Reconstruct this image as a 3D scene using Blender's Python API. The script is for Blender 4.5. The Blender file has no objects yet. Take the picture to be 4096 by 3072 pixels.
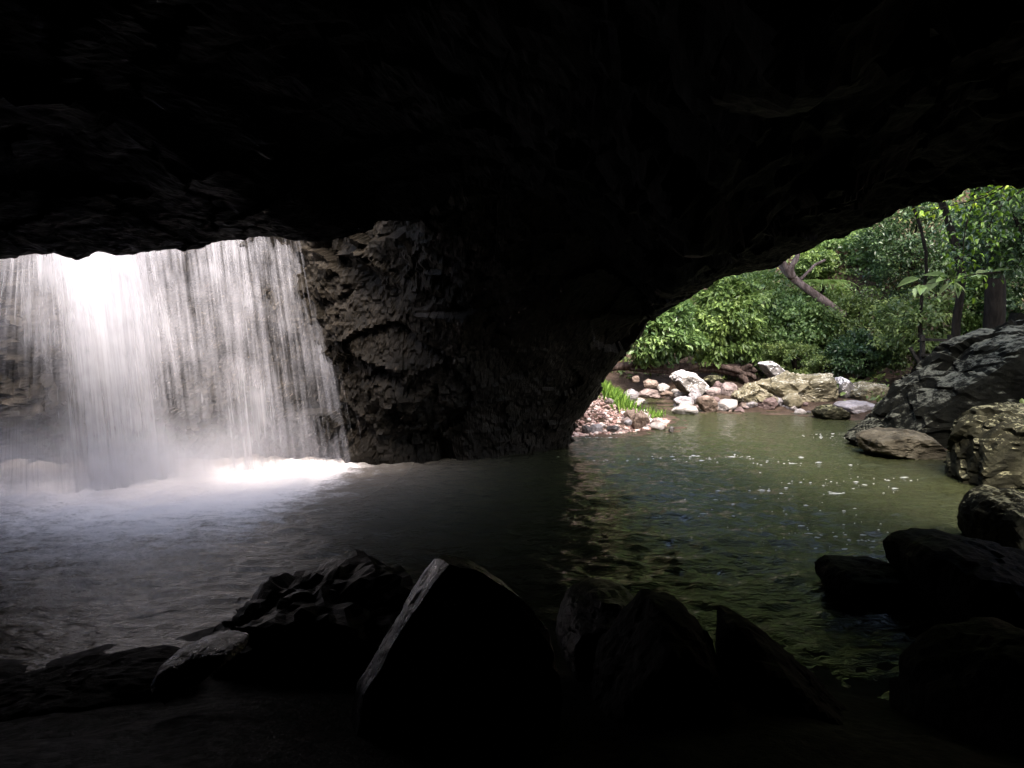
import bpy, bmesh, math, random
import numpy as np
from mathutils import Vector, Matrix
R = math.radians
scene = bpy.context.scene
C = scene.collection

# ---------------------------------------------------------------- camera
CAM = np.array([0.0, 0.0, 3.5]); HF = 67.0; PITCH = 5.45
cam_d = bpy.data.cameras.new('camera'); cam = bpy.data.objects.new('camera', cam_d); C.objects.link(cam)
cam_d.sensor_width = 36.0; cam_d.lens = 18.0 / math.tan(R(HF / 2)); cam_d.clip_end = 2000; cam_d.clip_start = 0.05
cam.location = CAM; cam.rotation_euler = (R(90 - PITCH), 0, 0); scene.camera = cam
# ---------------------------------------------------------------- sky, sun, exposure
SUN_EL, SUN_AZ = 55.0, 165.0          # azimuth clockwise from +Y: the sun stands behind the camera
world = bpy.data.worlds.new('World'); scene.world = world; world.use_nodes = True
wn = world.node_tree; bg = wn.nodes['Background']
sky = wn.nodes.new('ShaderNodeTexSky'); sky.sky_type = 'NISHITA'; sky.sun_disc = False
sky.sun_elevation = R(SUN_EL); sky.sun_rotation = R(SUN_AZ); sky.dust_density = 5.0; sky.air_density = 0.95; sky.ozone_density = 0.8
wn.links.new(sky.outputs[0], bg.inputs[0]); bg.inputs[1].default_value = 0.15
sl = bpy.data.lights.new('sun', 'SUN'); sl.energy = 1.5; sl.angle = R(40); sl.color = (1.0, 0.95, 0.9)
sun = bpy.data.objects.new('sun', sl); C.objects.link(sun); sun.location = (-10, -20, 40)
sun.rotation_euler = (R(90 - SUN_EL), 0, R(180 - SUN_AZ) + 0.0)
_d = Vector((math.sin(R(SUN_AZ)) * math.cos(R(SUN_EL)), math.cos(R(SUN_AZ)) * math.cos(R(SUN_EL)), math.sin(R(SUN_EL))))
sun.rotation_euler = _d.to_track_quat('Z', 'Y').to_euler()
vs = scene.view_settings; vs.view_transform = 'Standard'; vs.look = 'None'; vs.gamma = 1.0; vs.use_curve_mapping = False
vs.exposure = 2.85
cy = scene.cycles; cy.use_denoising = True; cy.transparent_max_bounces = 24; cy.max_bounces = 8; cy.diffuse_bounces = 4
cy.glossy_bounces = 4; cy.volume_bounces = 1; cy.sample_clamp_indirect = 6.0; cy.caustics_reflective = False; cy.caustics_refractive = False

# ---------------------------------------------------------------- picture point -> place at a known depth
_cp, _sp = math.cos(R(PITCH)), math.sin(R(PITCH)); FS = 2048.0 / math.tan(R(HF / 2))
def ray(sx, sy):
    x = (sx - 2048.0) / FS; v = (1536.0 - sy) / FS
    return np.array([x, _cp + v * _sp, -_sp + v * _cp])
def at(sx, sy, Y):
    d = ray(sx, sy); return CAM + d * (Y / d[1])
def ground(sx, sy, z=0.0):
    d = ray(sx, sy); return CAM + d * ((z - CAM[2]) / d[2])
K = 1.8517
def dat(x, y, Y): return at(x * K, y * K, Y)

# ---------------------------------------------------------------- numpy noise
def _hash(i, j, k, s):
    h = (i * 374761393 + j * 668265263 + k * 2147483647 + s * 1274126177) & 0xFFFFFFFF
    h = ((h ^ (h >> 13)) * 1274126177) & 0xFFFFFFFF
    h = ((h ^ (h >> 16)) * 2246822519) & 0xFFFFFFFF
    return (h ^ (h >> 15)) & 0xFFFFFFFF
def rnd(i, j, k, s): return _hash(i, j, k, s) / 4294967295.0
def vnoise(p, seed=0):
    p = np.asarray(p, float); i = np.floor(p).astype(np.int64); f = p - i; u = f * f * f * (f * (f * 6 - 15) + 10)
    out = 0
    for a in (0, 1):
        wa = u[..., 0] if a else 1 - u[..., 0]
        for b in (0, 1):
            wb = u[..., 1] if b else 1 - u[..., 1]
            for c in (0, 1):
                wc = u[..., 2] if c else 1 - u[..., 2]
                h = _hash(i[..., 0] + a, i[..., 1] + b, i[..., 2] + c, seed)
                gx = (h & 1023) / 511.5 - 1; gy = ((h >> 10) & 1023) / 511.5 - 1; gz = ((h >> 20) & 1023) / 511.5 - 1
                out = out + wa * wb * wc * (gx * (f[..., 0] - a) + gy * (f[..., 1] - b) + gz * (f[..., 2] - c))
    return out * 1.3
def fbm(p, oct=4, seed=0, gain=0.5):
    s = 0; a = 1.0; p = np.asarray(p, float)
    for o in range(oct):
        s = s + a * vnoise(p, seed + o * 17); p = p * 2.03 + 7.3; a *= gain
    return s
def ridged(p, oct=3, seed=0):
    s = 0; a = 1.0; p = np.asarray(p, float)
    for o in range(oct):
        s = s + a * (1 - 2 * np.abs(vnoise(p, seed + o * 31))); p = p * 2.1 + 3.1; a *= 0.5
    return s / 1.75
def flakes(p, seed=0):
    """chipped-rock facets: every cell is its own tilted plane"""
    p = np.asarray(p, float); i = np.floor(p).astype(np.int64); best = np.full(p.shape[:-1], 9e9); val = np.zeros(p.shape[:-1])
    for a in (-1, 0, 1):
        for b in (-1, 0, 1):
            for c in (-1, 0, 1):
                I, J, Kk = i[..., 0] + a, i[..., 1] + b, i[..., 2] + c
                q = np.stack([I + rnd(I, J, Kk, seed), J + rnd(I, J, Kk, seed + 1), Kk + rnd(I, J, Kk, seed + 2)], -1)
                dv = p - q; d = (dv ** 2).sum(-1)
                g = np.stack([rnd(I, J, Kk, seed + 3), rnd(I, J, Kk, seed + 4), rnd(I, J, Kk, seed + 5)], -1) * 2 - 1
                v = (dv * g).sum(-1) + (rnd(I, J, Kk, seed + 6) - 0.5) * 0.5
                m = d < best; best = np.where(m, d, best); val = np.where(m, v, val)
    return val
def sstep(a, b, x):
    t = np.clip((x - a) / (b - a), 0, 1); return t * t * (3 - 2 * t)

# ---------------------------------------------------------------- objects and tags
def tag(o, label=None, cat=None, group=None, kind=None):
    if label: o['label'] = label
    if cat: o['category'] = cat
    if group: o['group'] = group
    if kind: o['kind'] = kind
    return o
def mesh_obj(name, verts, faces, mat, parent=None, smooth=False, loc=None):
    me = bpy.data.meshes.new(name); verts = np.asarray(verts, np.float32); faces = np.asarray(faces, np.int32)
    n, k = faces.shape
    me.vertices.add(len(verts)); me.vertices.foreach_set('co', verts.ravel())
    me.loops.add(n * k); me.loops.foreach_set('vertex_index', faces.ravel())
    me.polygons.add(n); me.polygons.foreach_set('loop_start', np.arange(0, n * k, k, dtype=np.int32))
    me.polygons.foreach_set('loop_total', np.full(n, k, np.int32))
    me.polygons.foreach_set('use_smooth', np.full(n, smooth, bool))
    me.update(calc_edges=True); me.validate()
    if mat: me.materials.append(mat)
    o = bpy.data.objects.new(name, me); C.objects.link(o)
    if loc is not None: o.location = loc
    if parent: o.parent = parent
    return o
def attr(o, name, vals):
    a = o.data.attributes.new(name, 'FLOAT', 'POINT'); a.data.foreach_set('value', np.asarray(vals, np.float32).ravel())
def empty(name, loc=(0, 0, 0)):
    o = bpy.data.objects.new(name, None); C.objects.link(o); o.location = loc; o.empty_display_size = 0.2; return o
def grid_faces(nu, nv):
    i = np.arange(nu * nv).reshape(nu, nv)
    return np.stack([i[:-1, :-1], i[1:, :-1], i[1:, 1:], i[:-1, 1:]], -1).reshape(-1, 4)
def grid_normals(P):
    du = np.gradient(P, axis=0); dv = np.gradient(P, axis=1); n = np.cross(du, dv)
    return n / (np.linalg.norm(n, axis=-1, keepdims=True) + 1e-9)
def crom(pts, n):
    """Catmull-Rom through pts (M,3) resampled to n points evenly by length"""
    pts = np.asarray(pts, float); M = len(pts); ext = np.vstack([2 * pts[0] - pts[1], pts, 2 * pts[-1] - pts[-2]])
    out = []
    for k in range(M - 1):
        p0, p1, p2, p3 = ext[k:k + 4]
        for t in np.linspace(0, 1, 24, endpoint=False):
            out.append(0.5 * (2 * p1 + (p2 - p0) * t + (2 * p0 - 5 * p1 + 4 * p2 - p3) * t * t + (3 * p1 - p0 - 3 * p2 + p3) * t ** 3))
    out.append(pts[-1]); out = np.array(out)
    s = np.r_[0, np.cumsum(np.linalg.norm(np.diff(out, axis=0), axis=1))]
    return np.stack([np.interp(np.linspace(0, s[-1], n), s, out[:, k]) for k in range(out.shape[1])], -1)
def resample(pts, n):
    pts = np.asarray(pts, float); s = np.r_[0, np.cumsum(np.linalg.norm(np.diff(pts, axis=0), axis=1))]
    return np.stack([np.interp(np.linspace(0, s[-1], n), s, pts[:, k]) for k in range(pts.shape[1])], -1)
def tube(path, radii, seg=8, wob=0.0, seed=0):
    path = np.asarray(path, float); n = len(path); rng = np.random.RandomState(seed); V = []
    T = np.gradient(path, axis=0); T /= np.linalg.norm(T, axis=1, keepdims=True) + 1e-9
    up = np.array([0.31, 0.17, 0.93]); ph = np.linspace(0, 2 * np.pi, seg, endpoint=False)
    for k in range(n):
        a = np.cross(T[k], up); a /= np.linalg.norm(a) + 1e-9; b = np.cross(T[k], a)
        rr = radii[k] * (1 + wob * (rng.rand(seg) - 0.5))
        V.append(path[k] + (np.cos(ph) * rr)[:, None] * a + (np.sin(ph) * rr)[:, None] * b)
    V = np.concatenate(V); F = []
    for k in range(n - 1):
        for j in range(seg):
            F.append((k * seg + j, k * seg + (j + 1) % seg, (k + 1) * seg + (j + 1) % seg, (k + 1) * seg + j))
    c = len(V); V = np.vstack([V, path[0], path[-1]])
    for j in range(seg):
        F.append((j, c, c, (j + 1) % seg)); F.append(((n - 1) * seg + j, (n - 1) * seg + (j + 1) % seg, c + 1, c + 1))
    F = [f for f in F]
    return V, F
def join_vf(parts):
    V = []; F = []; off = 0
    for v, f in parts:
        V.append(np.asarray(v, float)); F.append(np.asarray(f) + off); off += len(v)
    return np.vstack(V), np.vstack(F)
def tube_obj(name, parts, mat, parent=None):
    """parts: list of (V,F); degenerate end quads become triangles"""
    V, F = join_vf(parts); me = bpy.data.meshes.new(name)
    me.from_pydata([tuple(v) for v in V], [], [tuple(dict.fromkeys(f)) for f in F.tolist()])
    for p in me.polygons: p.use_smooth = True
    me.update(); me.materials.append(mat)
    o = bpy.data.objects.new(name, me); C.objects.link(o)
    if parent: o.parent = parent
    return o

# ---------------------------------------------------------------- materials
class NT:
    def __init__(s, name):
        s.m = bpy.data.materials.new(name); s.m.use_nodes = True; s.t = s.m.node_tree; s.t.nodes.clear()
        s.out = s.t.nodes.new('ShaderNodeOutputMaterial')
    def n(s, typ, **kw):
        nd = s.t.nodes.new('ShaderNode' + typ)
        for k, v in kw.items():
            if k.startswith('_'): setattr(nd, k[1:], v)
            else:
                key = int(k[1:]) if k[0] == 'i' and k[1:].isdigit() else k.replace('__', ' ')
                if hasattr(v, 'bl_idname') or hasattr(v, 'is_linked'):
                    s.t.links.new(v if hasattr(v, 'is_linked') else v.outputs[0], nd.inputs[key])
                else: nd.inputs[key].default_value = v
        return nd
    def link(s, a, b): s.t.links.new(a, b)
    def math(s, op, a, b=0.0, clamp=False):
        return s.n('Math', _operation=op, _use_clamp=clamp, i0=a, i1=b).outputs[0]
    def noise(s, vec, scale, detail=5, rough=0.55, dist=0.0):
        return s.n('TexNoise', Vector=vec, Scale=scale, Detail=detail, Roughness=rough, Distortion=dist).outputs[0]
    def ramp(s, fac, stops):
        r = s.n('ValToRGB', Fac=fac); e = r.color_ramp.elements
        while len(e) < len(stops): e.new(0.5)
        for el, (p, c) in zip(e, stops): el.position = p; el.color = (*c, 1)
        return r.outputs[0]
    def mixc(s, f, a, b):
        m = s.n('Mix', _data_type='RGBA'); 
        for key, v in ((0, f), (6, a), (7, b)):
            if hasattr(v, 'is_linked'): s.link(v, m.inputs[key])
            else: m.inputs[key].default_value = v if key == 0 else (*v, 1)
        return m.outputs[2]
    def smooth(s, v, a, b):
        return s.n('MapRange', _interpolation_type='SMOOTHSTEP', i0=v, i1=a, i2=b, i3=0.0, i4=1.0).outputs[0]

def rock_mat(name, dark, mid, light, rough=0.55, scale=1.0, lichen=None, lich_amt=0.0, moss=None, moss_amt=0.0, bump=0.5, spec=0.5, lup=0.13, lsoft=0.08):
    t = NT(name); co = t.n('NewGeometry'); tc = t.n('TexCoord').outputs['Object']; oi = t.n('ObjectInfo').outputs['Random']
    off = t.n('VectorMath', _operation='ADD', i0=tc, i1=t.n('CombineXYZ', X=t.math('MULTIPLY', oi, 37.0), Y=oi, Z=t.math('MULTIPLY', oi, 11.0)).outputs[0]).outputs[0]
    n1 = t.noise(off, 1.6 * scale, 6, 0.6, 0.4); n2 = t.noise(off, 9 * scale, 6, 0.65); n3 = t.noise(off, 34 * scale, 4, 0.7)
    f = t.math('ADD', t.math('MULTIPLY', n1, 0.6), t.math('ADD', t.math('MULTIPLY', n2, 0.28), t.math('MULTIPLY', n3, 0.12)))
    col = t.ramp(f, [(0.36, dark), (0.52, mid), (0.66, light)])
    up = t.n('SeparateXYZ', i0=co.outputs['Normal']).outputs[2]
    if lichen:
        v = t.noise(off, 3.2 * scale, 5, 0.7, 0.6); v2 = t.noise(off, 12 * scale, 4, 0.6)
        m = t.math('ADD', t.math('ADD', t.math('MULTIPLY', v, 0.7), t.math('MULTIPLY', v2, 0.45)), t.math('MULTIPLY', up, lup))
        col = t.mixc(t.smooth(m, 0.78 - lich_amt, 0.78 + lsoft - lich_amt), col, lichen)
    if moss:
        v = t.noise(off, 2.3 * scale, 6, 0.7, 0.3)
        m = t.math('ADD', v, t.math('MULTIPLY', up, 0.28))
        col = t.mixc(t.smooth(m, 0.85 - moss_amt, 1.0 - moss_amt), col, moss)
    h = t.math('ADD', t.math('MULTIPLY', n2, 0.6), t.math('MULTIPLY', n3, 0.3))
    b = t.n('Bump', Strength=bump, Distance=0.06 / scale, Height=h)
    p = t.n('BsdfPrincipled', Base__Color=col, Roughness=t.n('MapRange', i0=n2, i1=0.3, i2=0.7, i3=rough - 0.12, i4=rough + 0.15).outputs[0], Normal=b)
    p.inputs['Specular IOR Level'].default_value = spec
    t.link(p.outputs[0], t.out.inputs[0]); return t.m

M = {}
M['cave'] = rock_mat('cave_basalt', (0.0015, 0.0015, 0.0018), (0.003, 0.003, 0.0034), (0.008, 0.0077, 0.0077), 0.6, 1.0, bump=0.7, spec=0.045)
M['wall'] = rock_mat('wet_wall_rock', (0.0048, 0.00384, 0.0024), (0.0144, 0.0113, 0.00768), (0.0432, 0.0355, 0.0278), 0.5, 1.3, bump=1.0, spec=0.12)
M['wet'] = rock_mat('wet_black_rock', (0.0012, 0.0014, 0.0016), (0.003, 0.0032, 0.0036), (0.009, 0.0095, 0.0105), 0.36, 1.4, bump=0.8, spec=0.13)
M['sheen'] = rock_mat('wet_streaked_rock', (0.004, 0.004, 0.0045), (0.02, 0.02, 0.022), (0.08, 0.08, 0.085), 0.3, 1.6, bump=0.8, spec=0.9)
M['white'] = rock_mat('lichen_white_rock', (0.055, 0.0484, 0.044), (0.143, 0.132, 0.121), (0.264, 0.242, 0.231), 0.85, 1.6, lichen=(0.572, 0.539, 0.528), lich_amt=0.16, spec=0.2)
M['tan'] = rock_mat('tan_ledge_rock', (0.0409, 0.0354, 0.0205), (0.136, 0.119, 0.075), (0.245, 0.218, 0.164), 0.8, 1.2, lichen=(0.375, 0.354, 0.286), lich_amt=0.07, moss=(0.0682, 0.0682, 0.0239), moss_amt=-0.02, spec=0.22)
M['pink'] = rock_mat('pink_river_stone', (0.0666, 0.0498, 0.0461), (0.169, 0.131, 0.122), (0.269, 0.231, 0.22), 0.7, 2.2, spec=0.22)
M['red'] = rock_mat('red_river_stone', (0.0469, 0.0319, 0.0292), (0.113, 0.078, 0.0725), (0.178, 0.134, 0.127), 0.65, 2.2, spec=0.22)
M['grey'] = rock_mat('grey_river_stone', (0.0805, 0.0725, 0.0725), (0.193, 0.177, 0.182), (0.338, 0.314, 0.33), 0.6, 2.2, spec=0.22)
M['pale'] = rock_mat('pale_river_stone', (0.129, 0.113, 0.103), (0.243, 0.221, 0.21), (0.345, 0.323, 0.312), 0.65, 2.2, spec=0.22)
M['brown'] = rock_mat('brown_river_stone', (0.045, 0.03, 0.0225), (0.128, 0.0938, 0.075), (0.247, 0.195, 0.165), 0.6, 2.0, spec=0.22)
M['damp'] = rock_mat('damp_dark_stone', (0.015, 0.012, 0.011), (0.035, 0.028, 0.026), (0.08, 0.07, 0.066), 0.35, 2.0)
M['mossy'] = rock_mat('mossy_boulder_rock', (0.00675, 0.00648, 0.00405), (0.0189, 0.0182, 0.0108), (0.0513, 0.0486, 0.0297), 0.9, 1.5, lichen=(0.162, 0.155, 0.0945), lich_amt=-0.06, moss=(0.0459, 0.05, 0.0121), moss_amt=0.02, bump=1.0, spec=0.06, lup=0.3)
M['dimtan'] = rock_mat('shaded_tan_rock', (0.02, 0.017, 0.011), (0.065, 0.057, 0.04), (0.13, 0.117, 0.088), 0.85, 1.6, bump=0.8, spec=0.1)  # tan rock colours darkened evenly, with the shade put into them
M['outcrop'] = rock_mat('outcrop_rock', (0.002, 0.0021, 0.0016), (0.0055, 0.0056, 0.004), (0.015, 0.015, 0.011), 0.9, 1.3, lichen=(0.12, 0.12, 0.09), lich_amt=-0.16, moss=(0.02, 0.024, 0.008), moss_amt=-0.05, bump=1.0, spec=0.05, lup=0.55, lsoft=0.24)  # pale lichen on upward faces also paints the crest's skylight
M['gravel'] = rock_mat('gravel_stone', (0.13, 0.085, 0.075), (0.3, 0.21, 0.185), (0.5, 0.4, 0.37), 0.75, 0.35, bump=0.2)

def soil_mat():
    t = NT('bank_soil'); tc = t.n('TexCoord').outputs['Object']; n1 = t.noise(tc, 0.9, 7, 0.65); n2 = t.noise(tc, 7, 6, 0.7)
    f = t.math('ADD', t.math('MULTIPLY', n1, 0.6), t.math('MULTIPLY', n2, 0.4))
    col = t.ramp(f, [(0.38, (0.02, 0.014, 0.01)), (0.52, (0.055, 0.038, 0.028)), (0.66, (0.1, 0.075, 0.058))])
    p = t.n('BsdfPrincipled', Base__Color=col, Roughness=0.95, Normal=t.n('Bump', Strength=0.8, Distance=0.08, Height=n2)); p.inputs['Specular IOR Level'].default_value = 0.1; t.link(p.outputs[0], t.out.inputs[0]); return t.m
M['soil'] = soil_mat()

def bark_mat(name, a, b):
    t = NT(name); tc = t.n('TexCoord').outputs['Object']
    mp = t.n('Mapping', Vector=tc, Scale=(1, 1, 0.25)).outputs[0]
    n1 = t.noise(mp, 9, 6, 0.7); n2 = t.noise(tc, 1.5, 4, 0.6)
    col = t.mixc(t.smooth(t.math('ADD', t.math('MULTIPLY', n1, 0.6), t.math('MULTIPLY', n2, 0.4)), 0.4, 0.62), a, b)
    p = t.n('BsdfPrincipled', Base__Color=col, Roughness=0.9, Normal=t.n('Bump', Strength=0.9, Distance=0.03, Height=n1)); p.inputs['Specular IOR Level'].default_value = 0.08; t.link(p.outputs[0], t.out.inputs[0]); return t.m
M['bark'] = bark_mat('dark_bark', (0.005, 0.004, 0.003), (0.016, 0.013, 0.01))
M['log'] = bark_mat('weathered_log_bark', (0.02, 0.014, 0.011), (0.11, 0.08, 0.068))
M['dead'] = bark_mat('dead_pinkish_wood', (0.06, 0.043, 0.038), (0.19, 0.145, 0.13))
M['timber'] = bark_mat('dark_rail_timber', (0.012, 0.011, 0.01), (0.03, 0.027, 0.022))

def leaf_mat(name, dark, mid, light, gloss=0.45):
    t = NT(name); a = t.n('Attribute', _attribute_name='tint').outputs['Fac']
    col = t.ramp(a, [(0.05, dark), (0.5, mid), (0.95, light)])
    p = t.n('BsdfPrincipled', Base__Color=col, Roughness=gloss); p.inputs['Specular IOR Level'].default_value = 0.5
    tr = t.n('BsdfTranslucent', Color=col); m = t.n('MixShader', i0=0.4, i1=p, i2=tr); t.link(m.outputs[0], t.out.inputs[0]); return t.m
M['leaf_mid'] = leaf_mat('mid_green_leaves', (0.0396, 0.0799, 0.0238), (0.126, 0.207, 0.0634), (0.288, 0.399, 0.132), 0.4)
M['leaf_light'] = leaf_mat('light_green_leaves', (0.0501, 0.0924, 0.0218), (0.143, 0.218, 0.0545), (0.272, 0.37, 0.103))
M['leaf_dark'] = leaf_mat('dark_green_leaves', (0.0163, 0.0373, 0.0115), (0.0401, 0.0776, 0.0256), (0.1, 0.155, 0.0577), 0.35)
M['leaf_olive'] = leaf_mat('olive_green_leaves', (0.0437, 0.0744, 0.0172), (0.118, 0.169, 0.0429), (0.255, 0.321, 0.093))
M['leaf_bright'] = leaf_mat('bright_yellow_green_leaves', (0.07, 0.14, 0.008), (0.16, 0.27, 0.014), (0.3, 0.4, 0.03))
M['leaf_vivid'] = leaf_mat('vivid_green_leaves', (0.012, 0.034, 0.004), (0.04, 0.09, 0.008), (0.12, 0.21, 0.018))
M['leaf_pale'] = leaf_mat('pale_green_leaves', (0.1, 0.16, 0.05), (0.17, 0.24, 0.1), (0.26, 0.33, 0.15))
M['grass'] = leaf_mat('fresh_grass', (0.06, 0.13, 0.015), (0.14, 0.26, 0.035), (0.26, 0.4, 0.07), 0.6)

def water_mat():
    t = NT('pool_water'); g = t.n('NewGeometry').outputs['Position']; fo = t.n('Attribute', _attribute_name='foam').outputs['Fac']; tb = t.n('Attribute', _attribute_name='silt').outputs['Fac']
    mp = t.n('Mapping', Vector=g, Scale=(0.7, 1.3, 1)).outputs[0]
    n1 = t.noise(mp, 5.5, 4, 0.55, 0.6); n2 = t.noise(mp, 17, 3, 0.55, 0.3)
    h = t.math('ADD', t.math('MULTIPLY', n1, 1.0), t.math('MULTIPLY', n2, 0.3))
    b = t.n('Bump', Strength=0.7, Distance=0.06, Height=h)
    col = t.mixc(tb, (0.029, 0.032, 0.014), (0.3, 0.25, 0.205))
    w = t.n('BsdfPrincipled', Base__Color=col, Roughness=t.math('ADD', 0.06, t.math('MULTIPLY', tb, 0.4)), IOR=1.333, Normal=b)
    fn = t.noise(t.n('Mapping', Vector=g, Scale=(0.55, 1.0, 1)).outputs[0], 3.2, 6, 0.62, 1.2); fn2 = t.noise(g, 14, 5, 0.6, 0.8)
    f = t.math('ADD', fo, t.math('ADD', t.math('MULTIPLY', t.math('SUBTRACT', fn, 0.5), 1.2), t.math('MULTIPLY', t.math('SUBTRACT', fn2, 0.5), 0.7)))
    fac = t.math('MULTIPLY', t.smooth(f, 0.15, 0.85), t.smooth(fo, 0.0, 0.12))
    w2 = t.n('BsdfPrincipled', Base__Color=(0.9, 0.83, 0.79, 1), Roughness=0.7, Normal=t.n('Bump', Strength=0.35, Distance=0.05, Height=fn2))
    m = t.n('MixShader', i0=fac, i1=w, i2=w2); t.link(m.outputs[0], t.out.inputs[0]); return t.m
M['water'] = water_mat()

def fall_mat(name, seed, bias):
    t = NT(name); uv = t.n('UVMap').outputs[0]; de = t.n('Attribute', _attribute_name='dens').outputs['Fac']
    def nz(su, sv, o, det, r=0.55):
        return t.math('SUBTRACT', t.noise(t.n('Mapping', Vector=uv, Scale=(su, sv, 1), Location=(seed * 3.7 + o, seed * 1.9, 0)).outputs[0], 1.0, det, r), 0.5)
    n1 = nz(1.1, 0.9, 0, 3); n2 = nz(7, 0.45, 5, 4, 0.6); n3 = nz(28, 0.7, 11, 3); n4 = nz(50, 9, 3, 3)
    s = t.math('ADD', t.math('ADD', t.math('MULTIPLY', n1, 0.9), t.math('MULTIPLY', n2, 1.0)), t.math('ADD', t.math('MULTIPLY', n3, 0.32), t.math('MULTIPLY', n4, 0.15)))
    a = t.math('ADD', t.math('ADD', de, s), bias)
    al = t.math('MULTIPLY', t.smooth(a, 0.05, 1.0), t.smooth(de, 0.0, 0.12))
    d = t.n('BsdfDiffuse', Color=(0.48, 0.475, 0.51, 1)); tr = t.n('BsdfTranslucent', Color=(0.48, 0.475, 0.51, 1))
    m = t.n('MixShader', i0=0.5, i1=d, i2=tr); x = t.n('MixShader', i0=al, i1=t.n('BsdfTransparent'), i2=m)
    t.link(x.outputs[0], t.out.inputs[0]); return t.m

# ================================================================= SETTING: ground, pool, cave
POOL = np.array([(-17, 6.0), (-8, 6.3), (-4.5, 6.6), (-2.4, 7.8), (0, 7.4), (2, 7.3), (3.5, 6.8), (5.2, 7.2), (6.2, 9), (8.4, 11), (10.4, 15), (11.4, 20), (11.6, 24.5),
                 (9.8, 26.6), (7.2, 27), (6.2, 27.6), (6.6, 30), (5.3, 32), (3.2, 32.2), (3.6, 29), (4.2, 26.5), (4.6, 24.2), (4.2, 22.9), (2.6, 21.9), (1.2, 21.4), (-1, 20), (-17, 19.5)], float)
def pool_sd(x, y):
    p = np.stack([x, y], -1); n = len(POOL); d = np.full(x.shape, 1e9); inside = np.zeros(x.shape, bool)
    for k in range(n):
        a = POOL[k]; b = POOL[(k + 1) % n]; e = b - a; w = p - a
        t = np.clip((w @ e) / (e @ e), 0, 1); q = w - t[..., None] * e; d = np.minimum(d, (q ** 2).sum(-1))
        c = ((a[1] <= y) & (b[1] > y)) | ((b[1] <= y) & (a[1] > y))
        with np.errstate(divide='ignore', invalid='ignore'):
            xi = a[0] + (y - a[1]) / (b[1] - a[1]) * (b[0] - a[0])
        inside ^= c & (x < xi)
    return np.where(inside, -np.sqrt(d), np.sqrt(d))
def terrain(x, y):
    x = np.asarray(x, float); y = np.asarray(y, float); sd = pool_sd(x, y)
    h = np.where(sd < 0, np.maximum(-1.3, sd * 0.5), np.minimum(sd * 0.34, 1.5))
    front = sstep(9, 5.0, y); h = np.where(sd > 0, np.minimum(sd * (0.34 - 0.04 * front), 1.5 + 0.3 * front), h)
    cap = np.where((y > 23) & (x > 4.5), 0.65 - 0.4 * sstep(7.8, 8.8, x) * sstep(32.5, 30.5, y), 9.0); h = np.minimum(h, cap)
    h = h + 0.55 * np.exp(-((x - 1.9) / 1.3) ** 2 - ((y - 24.6) / 2.2) ** 2) * sstep(-0.2, 0.8, sd)
    hill = np.maximum(0, y - 33.5 - 0.03 * (x - 6) ** 2 * 0) * 0.85; h = h + np.minimum(hill, 40) * sstep(33.5, 36, y)
    h = h + np.maximum(0, x - 15.5) * 0.4 * sstep(8, 16, y) * (y < 400)
    h = np.minimum(h, 42)
    up = sstep(1.6, -1.4, x - 0.12 * (y - 21)) * sstep(19.2, 20.2, y); h = np.where(sd > -1.0, np.maximum(h, up * 7.6), h)
    p = np.stack([x, y, x * 0], -1)
    h = h + fbm(p * 0.35, 4, 3) * 0.22 * sstep(-0.5, 1.5, sd) + fbm(p * 1.7, 3, 5) * 0.06
    return h
def axis(segs):
    out = [segs[0][0]]
    for a, b, st in segs: out += list(np.linspace(a, b, max(2, int(round((b - a) / st)) + 1))[1:])
    return np.array(out)
gx = axis([(-400, -60, 20), (-60, -18, 2.5), (-18, -1, 0.4), (-1, 14, 0.16), (14, 30, 0.5), (30, 60, 2), (60, 400, 20)])
gy = axis([(-300, -20, 20), (-20, -4, 1.5), (-4, 20, 0.35), (20, 38, 0.16), (38, 60, 0.6), (60, 120, 3), (120, 420, 20)])
GX, GY = np.meshgrid(gx, gy, indexing='ij')
gnd = tag(mesh_obj('ground', np.stack([GX, GY, terrain(GX, GY)], -1).reshape(-1, 3), grid_faces(len(gx), len(gy)), M['soil'], smooth=True), kind='structure')
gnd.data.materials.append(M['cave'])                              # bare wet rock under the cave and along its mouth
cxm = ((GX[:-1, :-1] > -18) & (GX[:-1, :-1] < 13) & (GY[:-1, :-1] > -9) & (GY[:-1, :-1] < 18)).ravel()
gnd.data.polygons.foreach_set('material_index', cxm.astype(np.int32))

# the foot of the fall: where the sheets meet the pool
def fall_foot(x):
    return np.interp(x, [-16, -11, -9.4, -6.6, -5.2, -3.4], [13.6, 14.0, 14.6, 15.6, 16.3, 17.0])
wx = axis([(-17.5, 11.5, 0.07)]); wy = axis([(5.2, 33, 0.07)])
WX, WY = np.meshgrid(wx, wy, indexing='ij')
p3 = np.stack([WX, WY, WX * 0], -1)
turb = np.exp(-np.maximum(0, np.hypot(np.maximum(0, np.abs(WX + 7.5) - 4.0), np.maximum(0, fall_foot(WX) - WY)) - 0.3) / 2.4)
out_calm = sstep(19, 25, WY)
wz = (fbm(p3 * np.array([0.9, 1.5, 1]), 3, 11) * 0.034 + fbm(p3 * np.array([2.6, 4.4, 1]), 3, 12) * 0.022 + fbm(p3 * np.array([5.5, 9.5, 1]), 2, 14) * 0.010) * (1 - 0.75 * out_calm) * (1 + 0.9 * sstep(17, 10, WY) * sstep(-3, 1, WX)) + turb * (fbm(p3 * 1.9, 4, 13) * 0.10 + 0.02)
jet = np.exp(-((WX + 7.9) / 2.0) ** 2)
dfr = fall_foot(WX) - WY                                         # distance in front of the foot line
reach = 2.6 + 2.0 * np.exp(-((WX + 6.0) / 3.0) ** 2) + 0.6 * fbm(p3 * 0.5, 3, 21)
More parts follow.
